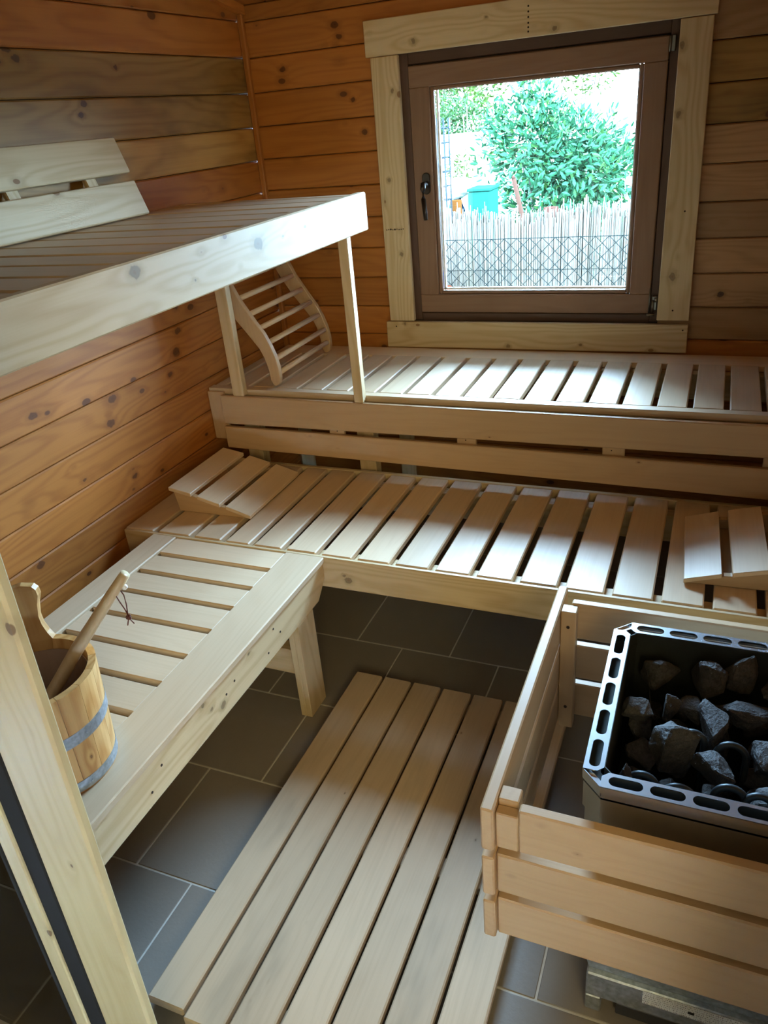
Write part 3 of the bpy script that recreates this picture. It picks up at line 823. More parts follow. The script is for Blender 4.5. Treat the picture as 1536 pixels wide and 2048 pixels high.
def label_mat():
    m, nt, bs = new_mat('rating_label_print')
    tc = nd(nt, 'ShaderNodeTexCoord'); sp = nd(nt, 'ShaderNodeSeparateXYZ'); nt.links.new(tc.outputs['Object'], sp.inputs[0])
    z = mth(nt, 'MULTIPLY', sp.outputs[2], 170); row = mth(nt, 'FRACT', z)
    n = nd(nt, 'ShaderNodeTexNoise'); cb = nd(nt, 'ShaderNodeCombineXYZ')
    nt.links.new(mth(nt, 'MULTIPLY', sp.outputs[0], 700), cb.inputs[0]); nt.links.new(mth(nt, 'FLOOR', z), cb.inputs[1])
    nt.links.new(cb.outputs[0], n.inputs['Vector']); n.inputs['Scale'].default_value = 1
    ink = mth(nt, 'MULTIPLY', mth(nt, 'LESS_THAN', row, 0.55), mth(nt, 'GREATER_THAN', n.outputs[0], 0.53))
    nt.links.new(mixc(nt, ink, (0.78, 0.77, 0.72), (0.10, 0.09, 0.08)), bs.inputs['Base Color'])
    bs.inputs['Roughness'].default_value = 0.6
    return m
lab = box('rating_label', label_mat(), 0.016, 0.190, 0.9312, 0.9319, 0.076, 0.1125, ht, bev=0)
box('label_mark', M_RUBBER, 0.096, 0.107, 0.9306, 0.9311, 0.088, 0.095, ht, bev=0)
box('indicator', plain('red_switch', (0.5, 0.06, 0.03), 0.4), 0.22, 0.25, 0.9295, 0.9318, 0.088, 0.10, ht, bev=0.001)

# heating elements
for (x, y, ztop, rr) in ((-0.025, 1.02, 0.565, 0.024), (0.035, 1.01, 0.565, 0.026), (0.113, 1.03, 0.568, 0.025), (0.115, 1.135, 0.565, 0.025), (0.050, 1.145, 0.568, 0.02), (0.158, 1.025, 0.568, 0.022), (0.20, 1.15, 0.565, 0.024)):
    P = []
    P += [(x - rr, y, 0.36), (x - rr, y, ztop - rr)]
    for k in range(1, 12):
        a = math.pi - math.pi * k / 12
        P.append((x + rr * math.cos(a), y + 0.004 * math.sin(a), ztop - rr + rr * math.sin(a)))
    P += [(x + rr, y, ztop - rr), (x + rr, y, 0.36)]
    tube('heating_element', P, 0.0062, M_ELEM, ht, segs=10, up=Vector((0, 1, 0)))

# ------------------------------------------------------------------ stones
def stone(loc, size, rot, seed, label, group='sauna stones heaped in the heater'):
    rnd = random.Random(seed)
    bm = bmesh.new()
    for k in range(13):
        v = Vector((rnd.gauss(0, 1), rnd.gauss(0, 1), rnd.gauss(0, 1))).normalized()
        bm.verts.new(v * rnd.uniform(0.85, 1.1))
    res = bmesh.ops.convex_hull(bm, input=bm.verts[:])
    for g_ in res['geom_interior']:
        if isinstance(g_, bmesh.types.BMVert) and g_.is_valid: bm.verts.remove(g_)
    bmesh.ops.bevel(bm, geom=list(bm.edges), offset=0.07, segments=1, affect='EDGES')
    bmesh.ops.triangulate(bm, faces=bm.faces)
    bmesh.ops.subdivide_edges(bm, edges=bm.edges, cuts=3, use_grid_fill=True)
    off = Vector((seed * 3.1, seed * 1.7, 0))
    for v in bm.verts:
        n = mnoise.noise(v.co * 2.6 + off) * 0.08 + mnoise.noise(v.co * 8 + off) * 0.035
        v.co += v.co.normalized() * n
    for v in bm.verts:
        v.co = Vector((v.co.x * size[0] / 2, v.co.y * size[1] / 2, v.co.z * size[2] / 2))
    me = bm_mesh(bm, 'sauna_stone')
    ob = link('sauna_stone', me, M_STONE, None, loc, label=label, category='stone', group=group)
    ob.rotation_euler = rot
    return ob
R_ = math.radians
ST = [
 ((-0.020, 1.300, 0.560), (0.105, 0.075, 0.075), (0, 0, R_(-10)), 'long brown-grey stone in the far left corner of the heater'),
 ((0.066, 1.305, 0.570), (0.085, 0.080, 0.085), (0.2, 0.1, 0.6), 'rounded rough stone second along the far row of the heater'),
 ((0.127, 1.325, 0.575), (0.072, 0.070, 0.100), (0.1, 0.3, 1.0), 'tall pointed stone third along the far row of the heater'),
 ((0.205, 1.30, 0.560), (0.09, 0.08, 0.08), (0.3, 0.2, 0.3), 'rough stone at the far right corner of the heater'),
 ((-0.050, 1.195, 0.560), (0.066, 0.060, 0.055), (0, 0, 0.2), 'pale flat-topped stone beside the left rim of the heater'),
 ((0.000, 1.215, 0.565), (0.062, 0.060, 0.062), (0.4, 0.3, 0.9), 'small pale stone right of the flat-topped one by the left rim'),
 ((0.045, 1.235, 0.545), (0.06, 0.06, 0.06), (0.4, 1.3, 0.9), 'small dark stone half hidden in the middle of the heap'),
 ((0.075, 1.190, 0.560), (0.060, 0.105, 0.085), (0.1, 0.5, 0.35), 'long slanting stone leaning right in the middle of the heap'),
 ((0.140, 1.240, 0.555), (0.105, 0.065, 0.060), (0.2, 0.1, 0.1), 'wide stone with a light top edge, right of the middle'),
 ((0.020, 1.105, 0.560), (0.098, 0.085, 0.115), (0.1, 0.35, 0.3), 'largest pyramid-shaped stone with a bright left face'),
 ((-0.061, 1.020, 0.535), (0.048, 0.055, 0.110), (0.05, 0.1, 0.5), 'narrow upright stone in the near left corner of the heater'),
 ((0.085, 1.085, 0.550), (0.090, 0.060, 0.075), (0.3, 0.3, -0.5), 'brown slab-like stone in front of the largest one on its right'),
 ((0.178, 1.140, 0.550), (0.085, 0.085, 0.080), (0.6, 0.3, 0.7), 'dark stone near the right side of the heater'),
 ((0.180, 1.050, 0.530), (0.080, 0.075, 0.090), (0.6, 1.3, 0.2), 'grey stone near the front right of the heater'),
 ((0.068, 0.985, 0.545), (0.060, 0.055, 0.060), (0.2, 0.3, 0.2), 'small light stone against the front rim of the heater'),
 ((0.118, 0.985, 0.535), (0.075, 0.060, 0.050), (0.7, 0.1, 0.2), 'flat reddish stone against the front rim of the heater'),
 ((0.240, 1.220, 0.545), (0.085, 0.085, 0.085), (0.2, 0.7, 1.2), 'dark stone against the right rim of the heater'),
 ((0.240, 1.000, 0.540), (0.085, 0.075, 0.085), (0.9, 0.7, 0.2), 'dark stone in the near right corner of the heater'),
]
for i, (l, s, r, t) in enumerate(ST):
    stone(l, s, r, 21 + i, t)
k = 0
for ix in range(5):
    for iy in range(5):
        stone((-0.038 + 0.068 * ix, 1.004 + 0.074 * iy, 0.475 + 0.006 * ((ix * 3 + iy) % 4)), (0.068, 0.070, 0.066), (ix, iy, ix + iy), 60 + k,
              'dark stone lying below the top layer of the heater heap', 'dark stones below the top layer')
        k += 1

# ------------------------------------------------------------------ bucket
BC = Vector((-1.155, 0.803, 0.4610)); BH = 0.238; RT, RB = 0.127, 0.113
bk = root('sauna_bucket', BC, 'round wooden sauna bucket with two metal hoops standing on the low left bench', 'bucket')
NST = 16
hang = math.radians(124)      # direction of the tall handle stave
def stave_mesh(h, tall=False, wscale=1.0):
    bm = bmesh.new()
    n = 4
    da = 2 * math.pi / NST * 0.5 * 0.985
    rows_ = []
    zs = [0, h * 0.5, h]
    for z in zs:
        f = z / BH
        ro = RB + (RT - RB) * f; ri = ro - 0.015
        ringo = []; ringi = []
        for j in range(n + 1):
            a = -da + 2 * da * j / n
            ringo.append(bm.verts.new((ro * math.cos(a), ro * math.sin(a), z)))
            ringi.append(bm.verts.new((ri * math.cos(a), ri * math.sin(a), z)))
        rows_.append((ringo, ringi))
    for (o0, i0), (o1, i1) in zip(rows_, rows_[1:]):
        for j in range(n):
            bm.faces.new((o0[j], o0[j + 1], o1[j + 1], o1[j]))
            bm.faces.new((i0[j + 1], i0[j], i1[j], i1[j + 1]))
        bm.faces.new((o0[0], o1[0], i1[0], i0[0])); bm.faces.new((o0[n], i0[n], i1[n], o1[n]))
    ot, it = rows_[-1]; ob_, ib = rows_[0]
    for j in range(n):
        bm.faces.new((ot[j], ot[j + 1], it[j + 1], it[j])); bm.faces.new((ob_[j + 1], ob_[j], ib[j], ib[j + 1]))
    bmesh.ops.recalc_face_normals(bm, faces=bm.faces)
    return bm_mesh(bm, 'stave')
sm = stave_mesh(BH)
for i in range(NST):
    a = hang + 2 * math.pi * i / NST
    ob = bpy.data.objects.new('stave', sm)
    if not sm.materials: sm.materials.append(wood('bucket', 2))
    ob.parent = bk; ob.rotation_euler = (0, 0, a); S.collection.objects.link(ob)
# tall paddle stave
prof = [(-0.034, -0.03), (-0.032, 0.0), (-0.024, 0.016), (-0.018, 0.036), (-0.017, 0.056), (-0.023, 0.084), (-0.032, 0.106), (-0.031, 0.120), (-0.024, 0.128), (0.0, 0.133), (0.024, 0.130), (0.031, 0.124), (0.032, 0.108), (0.023, 0.084), (0.017, 0.056), (0.019, 0.036), (0.025, 0.016), (0.033, 0.0), (0.034, -0.03)]
bm = bmesh.new()
def wrap(s, z, r):
    a = s / RT
    return Vector((r * math.cos(a), r * math.sin(a), BH + z))
fo = [bm.verts.new(wrap(s, z, RT + 0.0005)) for s, z in prof]
fi = [bm.verts.new(wrap(s, z, RT - 0.0150)) for s, z in prof]
n = len(prof)
half = n // 2
def strip(vs, flip):
    L_, R2 = vs[:half + 1], vs[half:][::-1]
    for i in range(half):
        a, b, c, d = L_[i], L_[i + 1], R2[i + 1], R2[i]
        if b is c: f = (a, b, d)
        else: f = (a, b, c, d)
        bm.faces.new(f if not flip else f[::-1])
strip(fo, False); strip(fi, True)
for i in range(n):
    j = (i + 1) % n
    bm.faces.new((fo[i], fi[i], fi[j], fo[j]))
bmesh.ops.recalc_face_normals(bm, faces=bm.faces)
ob = link('handle_stave', bm_mesh(bm, 'handle_stave'), wood('bucket', 2), None, (0, 0, 0)); ob.parent = bk; ob.rotation_euler = (0, 0, hang)
def hoop(z0, z1):
    pts = []
    bm = bmesh.new(); n = 48; r_ = []
    for zz in (z0, z1):
        f = zz / BH; ro = RB + (RT - RB) * f
        r_.append([bm.verts.new(((ro + e) * math.cos(2 * math.pi * k / n), (ro + e) * math.sin(2 * math.pi * k / n), zz)) for e in (0.0015,) for k in range(n)])
        r_.append([bm.verts.new(((ro + e) * math.cos(2 * math.pi * k / n), (ro + e) * math.sin(2 * math.pi * k / n), zz)) for e in (0.0003,) for k in range(n)])
    o0, i0, o1, i1 = r_
    for k in range(n):
        j = (k + 1) % n
        for a, b in ((o0, o1), (o1, i1), (i1, i0), (i0, o0)):
            bm.faces.new((a[k], a[j], b[j], b[k]))
    bmesh.ops.recalc_face_normals(bm, faces=bm.faces)
    ob = link('hoop', bm_mesh(bm, 'hoop', False), M_GALV, None); ob.parent = bk
hoop(0.004, 0.029); hoop(0.118, 0.146)
for z, a in ((0.016, -0.25), (0.132, -0.1)):
    rr = RB + (RT - RB) * z / BH + 0.002
    nail(bk, BC + Vector((rr * math.cos(a), rr * math.sin(a), z)), 0, 0.003, M_GALV)
def disc(name, z, r, mat, thick):
    bm = bmesh.new()
    bmesh.ops.create_cone(bm, cap_ends=True, segments=40, radius1=r, radius2=r, depth=thick)
    ob = link(name, bm_mesh(bm, name), mat, None, (0, 0, z)); ob.parent = bk
disc('bucket_bottom', 0.012, RB - 0.0155, wood('bucket', 0), 0.012)
M_LINER = plain('brown_plastic_liner', (0.40, 0.255, 0.17), 0.35, 0, 0.05)
bm = bmesh.new(); n = 48; rg_ = []
for (zz, rr) in ((0.020, RB - 0.018), (0.212, RB + (RT - RB) * 0.89 - 0.0165), (0.214, RB + (RT - RB) * 0.89 - 0.0165), (0.214, RB + (RT - RB) * 0.89 - 0.0185), (0.0215, RB - 0.0195)):
    rg_.append([bm.verts.new((rr * math.cos(2 * math.pi * k / n), rr * math.sin(2 * math.pi * k / n), zz)) for k in range(n)])
for r0, r1 in zip(rg_, rg_[1:]):
    for k in range(n): bm.faces.new((r0[k], r0[(k + 1) % n], r1[(k + 1) % n], r1[k]))
bm.faces.new(rg_[-1]); bm.faces.new(rg_[0][::-1])
bmesh.ops.recalc_face_normals(bm, faces=bm.faces)
ob = link('liner', bm_mesh(bm, 'liner'), M_LINER, None, (0, 0, 0)); ob.parent = bk

# ladle
ld = root('ladle', (-1.12, 0.87, 0.70), 'wooden ladle with leather cord standing in the bucket', 'ladle')
P0 = Vector((-0.993, 0.955, 0.860)); P1 = Vector((-1.095, 0.880, 0.715)); P2 = Vector((-1.165, 0.835, 0.610)); P3 = Vector((-1.19, 0.80, 0.56))
hp = [P0, P0.lerp(P1, 0.3) + Vector((0, 0, 0.001)), P0.lerp(P1, 0.7), P1, P1.lerp(P2, 0.5) + Vector((0, 0, -0.002)), P2, P3]
tube('handle', hp, [0.0135, 0.0148, 0.0160, 0.0178, 0.0185, 0.0165, 0.011], wood('ladle', 2), ld, segs=16, flat=0.75)
# bowl sunk under the water
bm = bmesh.new(); bmesh.ops.create_uvsphere(bm, u_segments=20, v_segments=12, radius=0.036)
bmesh.ops.bisect_plane(bm, geom=bm.verts[:] + bm.edges[:] + bm.faces[:], plane_co=(0, 0, 0.006), plane_no=(0, 0, 1), clear_outer=True)
bmesh.ops.solidify(bm, geom=bm.faces[:], thickness=0.004)
link('bowl', bm_mesh(bm, 'bowl', True), wood('ladle', 0), ld, (-1.185, 0.785, 0.535))
hole = P0.lerp(P1, 0.17)
nail_p = hole + Vector((0.010, -0.006, 0.006))
bm = bmesh.new(); bmesh.ops.create_icosphere(bm, subdivisions=2, radius=0.0062)
link('bead', bm_mesh(bm, 'bead', True), M_BEAD, ld, hole + Vector((0.0155, 0.004, 0.000)))
k0 = hole + Vector((0.012, -0.004, -0.060))
tube('cord', [hole + Vector((0.008, -0.003, 0.0)), hole + Vector((0.014, -0.002, -0.015)), hole + Vector((0.015, -0.003, -0.035)), k0], 0.0013, M_LEATHER, ld, segs=8)
tube('cord', [hole + Vector((0.002, -0.011, -0.010)), hole + Vector((0.006, -0.009, -0.028)), hole + Vector((0.010, -0.006, -0.045)), k0], 0.0013, M_LEATHER, ld, segs=8)
kn = [k0 + Vector((0.004 * math.cos(a * 1.3), 0.003 * math.sin(a * 1.3), -0.003 - 0.0006 * a)) for a in range(0, 12)]
tube('knot', kn, 0.0024, M_LEATHER, ld, segs=8)
for dx in (-0.004, 0.005):
    tube('cord', [k0 + Vector((0, 0, -0.008)), k0 + Vector((dx, dx, -0.024))], 0.0012, M_LEATHER, ld, segs=8)

# ------------------------------------------------------------------ outside
def leafy_mat(name, a, b, c):
    m, nt, bs = new_mat(name)
    oi = nd(nt, 'ShaderNodeNewGeometry')
    tc = nd(nt, 'ShaderNodeTexCoord')
    n = noise(nt, tc.outputs['Object'], 3.5, 3, 0.6)
    col = mixc(nt, smooth(nt, n, 0.3, 0.7), a, b)
    col = mixc(nt, smooth(nt, oi.outputs['Random Per Island'], 0.6, 1.0), col, c)
    nt.links.new(col, bs.inputs['Base Color']); bs.inputs['Roughness'].default_value = 0.5
    bs.inputs['Specular IOR Level'].default_value = 0.06
    return m
M_LAUREL = leafy_mat('laurel_leaf', (0.0065, 0.030, 0.012), (0.010, 0.044, 0.018), (0.024, 0.062, 0.014))
M_HEDGE = leafy_mat('hedge_leaf', (0.0078, 0.0235, 0.0056), (0.0123, 0.0308, 0.0067), (0.0168, 0.0336, 0.0067))
M_TREE = leafy_mat('yellow_green_leaf', (0.0140, 0.0280, 0.0034), (0.0202, 0.0347, 0.0045), (0.0252, 0.0347, 0.0050))
M_GRASS = plain('garden_ground', (0.07, 0.09, 0.045), 0.95, 0, 0.5, 6)
M_REED = leafy_mat('reed_cane', (0.084, 0.066, 0.048), (0.062, 0.051, 0.040), (0.034, 0.028, 0.021))
M_WIRE = plain('green_fence_wire', (0.004, 0.006, 0.0055), 0.95, spec=0.0)
M_BARK = plain('shrub_bark', (0.05, 0.035, 0.025), 0.9, 0, 0.3)

ground = box('ground', M_GRASS, -14, 14, 3.06, 30, -0.40, -0.25, bev=0, kind='structure')
box('ground_slope', M_GRASS, -14, 14, 12, 30, -0.25, 0.15, bev=0, kind='structure')

def leaf_cloud(name, mat, centre, radii, n, size, seed, label=None, cat=None, parent=None, zmin=-9, shell=0.55, fold=True, **pr):
    rnd = random.Random(seed)
    vs, fs = [], []
    c = Vector(centre)
    lobes = [(Vector((rnd.uniform(-.6, .6) * radii[0], rnd.uniform(-.6, .6) * radii[1], rnd.uniform(-.7, .75) * radii[2])), rnd.uniform(0.35, 0.6)) for _ in range(14)]
    cnt = 0
    while cnt < n:
        lc, lr = rnd.choice(lobes)
        d = Vector((rnd.gauss(0, 1), rnd.gauss(0, 1), rnd.gauss(0, 1))).normalized()
        p = lc + Vector((d.x * radii[0], d.y * radii[1], d.z * radii[2])) * lr * rnd.uniform(shell, 1.08)
        if (c + p).z < zmin: 
            cnt += 1; continue
        L_ = size * rnd.uniform(0.65, 1.25); W_ = L_ * rnd.uniform(0.30, 0.42)
        t = (d + Vector((rnd.uniform(-1, 1), rnd.uniform(-1, 1), rnd.uniform(-0.4, 0.9)))).normalized()
        s_ = t.cross(Vector((rnd.uniform(-1, 1), rnd.uniform(-1, 1), rnd.uniform(-1, 1)))).normalized()
        up = t.cross(s_)
        b = len(vs)
        vs += [p, p + t * L_ * 0.35 + s_ * W_ / 2 + up * L_ * 0.05, p + t * L_ * 0.75 + s_ * W_ * 0.38 + up * L_ * 0.04, p + t * L_, p + t * L_ * 0.75 - s_ * W_ * 0.38 + up * L_ * 0.04, p + t * L_ * 0.35 - s_ * W_ / 2 + up * L_ * 0.05, p + t * L_ * 0.5]
        fs += [(b, b + 1, b + 6), (b + 1, b + 2, b + 6), (b + 2, b + 3, b + 6), (b + 3, b + 4, b + 6), (b + 4, b + 5, b + 6), (b + 5, b, b + 6)]
        cnt += 1
    me = bpy.data.meshes.new(name); me.from_pydata([tuple(v) for v in vs], [], fs)
    ob = link(name, me, mat, parent, centre, **pr)
    if label: ob['label'] = label; ob['category'] = cat
    return ob

def shrub(name, label, mat, centre, radii, n, size, seed, base_z=-0.25, stems=7, cat='shrub', **k):
    r = root(name, (centre[0], centre[1], base_z), label, cat)
    leaf_cloud('foliage', mat, centre, radii, n, size, seed, parent=r, kind='stuff', **k)
    rnd = random.Random(seed + 5)
    for i in range(stems):
        a = rnd.uniform(0, 6.28)
        top = Vector(centre) + Vector((math.cos(a) * radii[0] * 0.5, math.sin(a) * radii[1] * 0.5, radii[2] * rnd.uniform(0.3, 0.8)))
        b = Vector((centre[0] + math.cos(a) * 0.08, centre[1] + math.sin(a) * 0.08, base_z))
        tube('stem', [b, b.lerp(top, 0.4) + Vector((0, 0, 0.1)), top], [0.02, 0.014, 0.006], M_BARK, r, segs=6)
    return r
lau = shrub('laurel_shrub', 'big dark glossy laurel bush seen through the window behind the reed fence', M_LAUREL, (-1.27, 6.75, 0.92), (0.66, 0.5, 0.68), 8500, 0.062, 3)
# tall leading shoots of the laurel
for i, (cx, cz, rx, rz, n_) in enumerate(((-1.42, 1.50, 0.16, 0.42, 300), (-1.12, 1.30, 0.12, 0.26, 130), (-0.88, 1.2, 0.12, 0.28, 110), (-1.68, 1.30, 0.18, 0.28, 170))):
    leaf_cloud('foliage', M_LAUREL, (cx, 6.5, cz), (rx, 0.14, rz), n_ * 2, 0.064, 40 + i, parent=lau, kind='stuff')
# nearest leaves one by one
lm = bpy.data.meshes.new('leaf')
L_ = 0.078; W_ = 0.028
lm.from_pydata([(0, 0, 0), (W_ / 2, 0, L_ * .35), (W_ * .38, 0.003, L_ * .75), (0, 0.006, L_), (-W_ * .38, 0.003, L_ * .75), (-W_ / 2, 0, L_ * .35), (0, -0.005, L_ * .5)], [], [(0, 1, 6), (1, 2, 6), (2, 3, 6), (3, 4, 6), (4, 5, 6), (5, 0, 6)])
lm.materials.append(M_LAUREL)
rnd = random.Random(8)
for i in range(240):
    ob = bpy.data.objects.new('leaf', lm)
    a = rnd.uniform(0, 2 * math.pi); rr = math.sqrt(rnd.uniform(0, 1))
    px = -1.25 + 0.60 * rr * math.cos(a); pz = 0.98 + 0.48 * rr * math.sin(a)
    py = 6.75 - 0.52 * math.sqrt(max(0, 1 - rr * rr)) - rnd.uniform(0, 0.05)
    ob.parent = lau; ob.location = Vector((px, py, pz)) - Vector(lau.location)
    ob.rotation_euler = (rnd.uniform(-1.2, 0.6), rnd.uniform(-1.9, 1.9), rnd.uniform(-1.2, 1.2))
    S.collection.objects.link(ob)

shrub('garden_hedge', 'clipped green hedge in the distance at the upper left of the window', M_HEDGE, (-3.0, 10.2, 1.35), (0.75, 0.4, 0.42), 5200, 0.05, 12, cat='hedge')
shrub('yellow_green_tree', 'yellow-green tree above the distant hedge at the upper left of the window', M_TREE, (-4.4, 12.6, 2.2), (1.3, 0.8, 1.0), 7000, 0.085, 15, cat='tree')
shrub('garden_tree', 'leafy green tree behind the laurel bush top', M_TREE, (-2.6, 15.5, 2.35), (1.1, 0.6, 0.85), 4500, 0.09, 18, cat='tree')
shrub('small_bush', 'small loose green bush beside the wire column', M_TREE, (-2.35, 7.6, 1.05), (0.16, 0.12, 0.16), 260, 0.045, 22, cat='shrub', stems=4)

# reed fence with chain link in front
rf = root('reed_fence', (-1.0, 4.66, -0.25), 'pale reed screen with ragged top behind the chain-link fence', 'fence')
rnd = random.Random(77)
vs, fs = [], []
x = -2.9
rows2 = 0
while x < 0.9 or rows2 < 2:
    if x >= 0.9:
        x = -2.9; rows2 += 1
    rr = rnd.uniform(0.0020, 0.0038)
    top = 1.03 + 0.05 * mnoise.noise(Vector((x * 2.3, 0, 0))) + rnd.uniform(-0.06, 0.035) + (0.04 if rnd.random() < 0.08 else 0)
    leanx = rnd.uniform(-0.007, 0.007) * (1 + rows2); yy = 4.66 + 0.012 * rows2 + rnd.uniform(-0.004, 0.004)
    b = len(vs)
    for z, dx in ((-0.25, 0), (top, leanx)):
        for k in range(5):
            a = 2 * math.pi * k / 5
            vs.append((x + dx + rr * math.cos(a) + 1.0, yy + rr * math.sin(a) - 4.66, z + 0.25))
    for k in range(5):
        fs.append((b + k, b + (k + 1) % 5, b + 5 + (k + 1) % 5, b + 5 + k))
    fs.append((b + 5, b + 6, b + 7, b + 8, b + 9))
    x += rr * 2 * rnd.uniform(0.55, 0.95)
me = bpy.data.meshes.new('reed_canes'); me.from_pydata(vs, [], fs)
link('reed_canes', me, M_REED, rf, (-1.0, 4.66, -0.25), kind='stuff')
for z in (0.30, 0.72):
    tube('binding_wire', [(-2.9, 4.652, z), (0.9, 4.652, z)], 0.0015, M_WIRE, rf, segs=5)

cl = root('chain_link_fence', (-1.0, 4.60, -0.25), 'green diamond chain-link fence in front of the reed screen', 'fence')
vs, fs = [], []
def wire_seg(a, b, r=0.0019):
    a, b = Vector(a), Vector(b); t = (b - a).normalized(); s_ = t.cross(Vector((0, 1, 0))).normalized(); u_ = Vector((0, 1, 0))
    i = len(vs)
    for p in (a, b):
        for k in range(4):
            an = math.pi / 2 * k
            vs.append(tuple(p + s_ * r * math.cos(an) + u_ * r * math.sin(an)))
    for k in range(4):
        fs.append((i + k, i + (k + 1) % 4, i + 4 + (k + 1) % 4, i + 4 + k))
W2 = 0.074 / 2
zb, zt = 0.05, 1.155
ncol = int(3.8 / (2 * W2)); nrow = int((zt - zb) / W2)
zt2 = zb + nrow * W2
for c_ in range(ncol):
    x0 = -1.9 + c_ * 2 * W2
    for r_ in range(nrow):
        z0 = zt - (r_ + 1) * W2
        xa = x0 if r_ % 2 == 0 else x0 + W2
        xb_ = x0 + W2 if r_ % 2 == 0 else x0
        wire_seg((xa - 0.0, -0.003, z0), (xb_, 0.003, z0 + W2))
        wire_seg((2 * x0 + 2 * W2 - xa + 0, 0.003, z0), (2 * x0 + 2 * W2 - xb_, -0.003, z0 + W2))
me = bpy.data.meshes.new('chain_link_mesh'); me.from_pydata(vs, [], fs)
link('chain_link_mesh', me, M_WIRE, cl, (-1.0, 4.60, -0.25), kind='stuff')
tube('tension_wire', [(-2.9, 4.60, 0.905), (0.9, 4.60, 0.905)], 0.0022, M_WIRE, cl, segs=6)
for px in (-2.6, 0.5):
    tube('post', [(px, 4.60, -0.30), (px, 4.60, 0.95)], 0.02, M_WIRE, cl, segs=10)

# wire column (rolled mesh), tarp, boxes, spade handle, pots
wc = root('wire_column', (-1.73, 5.2, -0.25), 'narrow wire mesh column by the left window edge', 'wire cage')
M_GWIRE = plain('grey_wire', (0.010, 0.013, 0.014), 0.9, spec=0.0)
for dx in (-0.055, -0.02, 0.02, 0.055):
    for dy in (-0.05, 0.05):
        tube('upright_wire', [(-1.735 + dx, 5.2 + dy, -0.25), (-1.735 + dx, 5.2 + dy, 1.55)], 0.005, M_GWIRE, wc, segs=5)
for kz in range(18):
    z = 0.05 + kz * 0.085
    tube('ring_wire', [(-1.79, 5.15, z), (-1.68, 5.15, z), (-1.68, 5.25, z), (-1.79, 5.25, z)], 0.004, M_GWIRE, wc, segs=5, close=True)

def tarp():
    r = root('covered_heap', (-1.87, 5.75, -0.25), 'heap under a white cover with a bright blue tarpaulin', 'tarpaulin')
    for nm, mat, c, rad, zt_ in (('blue_sheet', plain('blue_tarpaulin', (0.0008, 0.022, 0.045), 0.8, 0, 0.6, 14, spec=0.0), (-1.80, 5.75, 0.45), (0.085, 0.10, 0.64), 1), ('white_cover', plain('white_plastic', (0.25, 0.26, 0.25), 0.6), (-1.80, 5.75, 1.085), (0.09, 0.11, 0.075), 1)):
        bm = bmesh.new(); bmesh.ops.create_icosphere(bm, subdivisions=4, radius=1.0)
        for v in bm.verts:
            f = 1 + 0.12 * mnoise.noise(v.co * 3 + Vector((5, 0, 0))) + 0.05 * mnoise.noise(v.co * 9)
            z = max(-1, min(1, v.co.z))
            v.co = Vector((v.co.x * rad[0] * f, v.co.y * rad[1] * f, z * rad[2] * f))
        link(nm, bm_mesh(bm, nm, True), mat, r, c)
tarp()
def crate(loc, label, sx, sz):
    r = root('garden_crate', loc, label, 'box')
    x, y, z = loc
    m_ = plain('turquoise_plastic', (0.006, 0.032, 0.022), 0.8, 0, 0.1, spec=0.0)
    box('body', m_, x - sx / 2, x + sx / 2, y - 0.12, y + 0.12, z, z + sz, r, bev=0.008)
    box('lid', m_, x - sx / 2 - 0.006, x + sx / 2 + 0.006, y - 0.126, y + 0.126, z + sz, z + sz + 0.02, r, bev=0.004)
    for k in range(1, 5):
        box('rib', m_, x - sx / 2 + 0.005, x + sx / 2 - 0.005, y - 0.128, y - 0.1205, z + sz * k / 5, z + sz * k / 5 + 0.012, r, bev=0.002)
crate((-1.60, 5.75, -0.25), 'tall turquoise plastic garden box left of the laurel bush', 0.16, 1.32)
sp = root('wooden_stake', (-1.21, 5.4, 0.0), 'reddish wooden stake leaning in front of the laurel bush', 'stake')
ms = plain('reddish_stake', (0.026, 0.012, 0.008), 0.9, spec=0.0)
tube('shaft', [(-0.93, 5.32, -0.25), (-1.30, 5.42, 1.155)], [0.019, 0.015], ms, sp, segs=8)
tube('pointed_tip', [(-1.30, 5.42, 1.155), (-1.305, 5.421, 1.175)], [0.015, 0.008], ms, sp, segs=8)
def pot(loc, r0, h, col, label):
    r = root('flower_pot', loc, label, 'pot')
    m_ = plain('pot_%s' % label[:6], col, 0.9, spec=0.0)
    tube('body', [Vector(loc), Vector(loc) + Vector((0, 0, h * 0.8))], [r0 * 0.75, r0], m_, r, segs=16)
    tube('rim', [Vector(loc) + Vector((0, 0, h * 0.8)), Vector(loc) + Vector((0, 0, h))], [r0 * 1.1, r0 * 1.12], m_, r, segs=16)
pot((-1.68, 5.35, -0.25), 0.035, 1.30, (0.035, 0.012, 0.003), 'orange clay pot in front of the blue tarpaulin')
pot((-0.97, 5.0, -0.25), 0.04, 1.27, (0.025, 0.010, 0.007), 'reddish pot peeping over the reed screen at the bush foot')
bl = root('garden_box', (-1.60, 4.45, -0.25), 'dark blue box with an orange edge low outside the window', 'box')
box('body', plain('dark_blue_plastic', (0.002, 0.004, 0.012), 0.8, spec=0.0), -1.80, -1.49, 4.36, 4.52, -0.25, 0.74, bl, bev=0.01)
box('orange_edge', plain('orange_plastic', (0.06, 0.008, 0.003), 0.8, spec=0.0), -1.487, -1.455, 4.36, 4.50, -0.25, 0.665, bl, bev=0.008)
hs = root('garden_shed', (-3.4, 10.9, -0.25), 'pale shed wall left of the laurel bush below the hedge', 'shed')
box('wall', plain('pale_render', (0.42, 0.42, 0.40), 0.9), -3.7, -2.2, 9.0, 9.4, -0.25, 1.30, hs, bev=0.01)
box('roof_edge', plain('shed_trim', (0.3, 0.3, 0.3), 0.8), -3.75, -2.15, 8.95, 9.45, 1.30, 1.34, hs, bev=0.005)

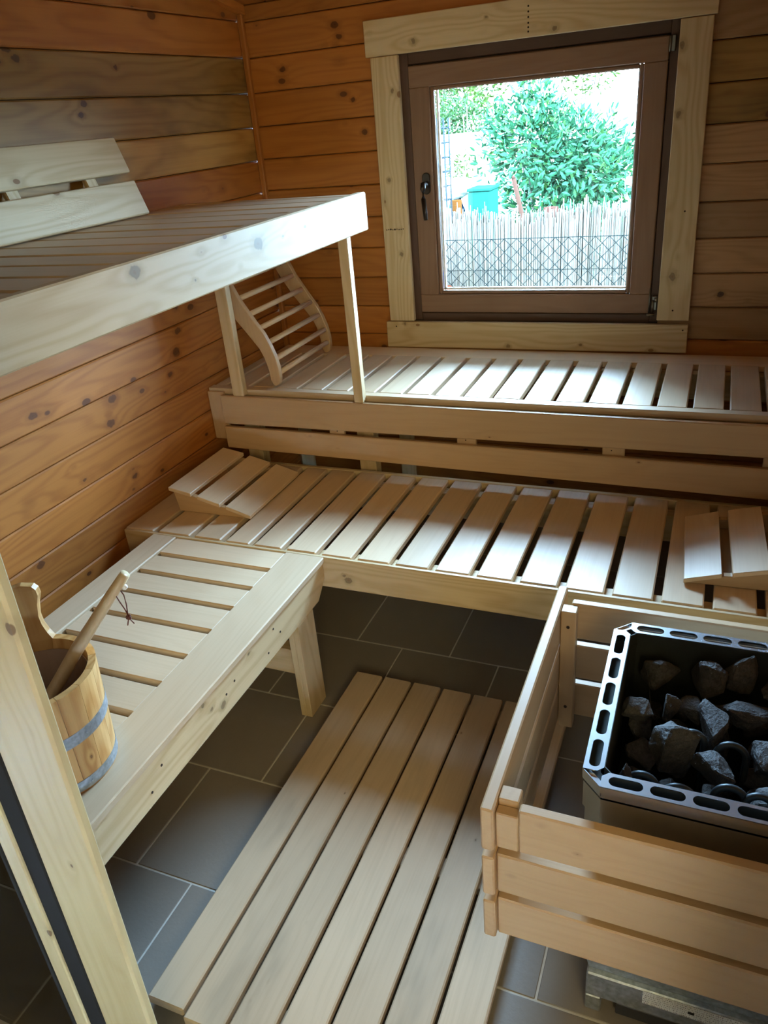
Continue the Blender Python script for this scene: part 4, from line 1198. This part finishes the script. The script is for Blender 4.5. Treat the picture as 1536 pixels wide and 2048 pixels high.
# ------------------------------------------------------------------ single knots where the boards show them
KNOTS = [(-1.05, 1.245, 1.37, .016), (-1.05, 1.716, 1.346, .020), (-1.05, 1.969, 1.35, .007), (-1.05, 1.432, 1.317, .005), (-1.05, 1.842, 1.345, .004),
 (-1.049, 2.918, 1.816, .010), (-0.565, 2.918, 1.80, .010), (-0.79, 2.918, 1.857, .006), (-1.137, 2.918, 1.673, .008), (-1.174, 2.918, 1.381, .009), (-1.146, 2.918, 1.114, .009),
 (-0.172, 2.918, 1.712, .010), (-0.165, 2.918, 1.522, .010), (-0.141, 2.918, 1.018, .013), (-0.725, 2.918, 0.758, .011), (-1.154, 2.918, 0.842, .006), (-0.446, 2.918, 0.771, .006),
 (-0.991, 1.141, 0.373, .011), (-0.991, 1.097, 0.397, .007), (-0.991, 1.071, 0.430, .007), (-0.991, 1.278, 0.425, .005),
 (-0.913, 1.712, 0.387, .013), (-0.923, 1.712, 0.403, .006),
 (-1.735, 1.499, 0.936, .015), (-1.735, 1.784, 0.806, .016), (-1.735, 1.817, 0.875, .017), (-1.735, 2.224, 1.073, .014), (-1.735, 2.177, 0.925, .016), (-1.735, 2.21, 0.99, .014),
 (-1.735, 2.003, 1.702, .012), (-1.735, 1.98, 1.674, .010), (-1.735, 2.177, 1.796, .007), (-1.735, 1.761, 1.834, .014), (-1.735, 1.788, 1.811, .012), (-1.735, 1.366, 0.523, .014),
 (-1.735, 1.829, 0.599, .010), (-1.735, 1.617, 0.685, .008), (-1.735, 2.12, 0.86, .011),
 (-1.35, 2.94, 1.898, .014), (-1.338, 2.94, 1.862, .012), (-1.58, 2.94, 1.784, .012), (-1.269, 2.94, 1.55, .012), (-1.304, 2.94, 1.66, .008), (0.10, 2.94, 1.5, .014), (0.02, 2.94, 0.95, .012), (0.14, 2.94, 1.30, .012)]
bpy.context.view_layer.update()
hits = {}
for (kx, ky, kz, kr) in KNOTS:
    kp = Vector((kx, ky, kz))
    for o in S.objects:
        if o.type != 'MESH' or not o.data.materials or not o.data.materials[0] or not o.data.materials[0].name.startswith('wood_'): continue
        if o.name.split('.')[0] in ('batten', 'beam', 'slat', 'trim_1'): continue
        l = o.matrix_world.inverted() @ kp
        bb = o.bound_box
        if all(bb[0][i] - 0.004 <= l[i] <= bb[6][i] + 0.004 for i in range(3)):
            hits.setdefault(o.name, []).append((round(l.x, 4), round(l.y, 4), round(l.z, 4), kr))
            break
for nme, sp_ in hits.items():
    o = bpy.data.objects[nme]
    _, kd_, ax_ = o.data.materials[0].name.split('.')[0].split('_', 1)[0], '_'.join(o.data.materials[0].name.split('.')[0].split('_')[1:-1]), o.data.materials[0].name.split('.')[0][-1]
    o.data.materials[0] = wood(kd_, 'xyz'.index(ax_), sp_)
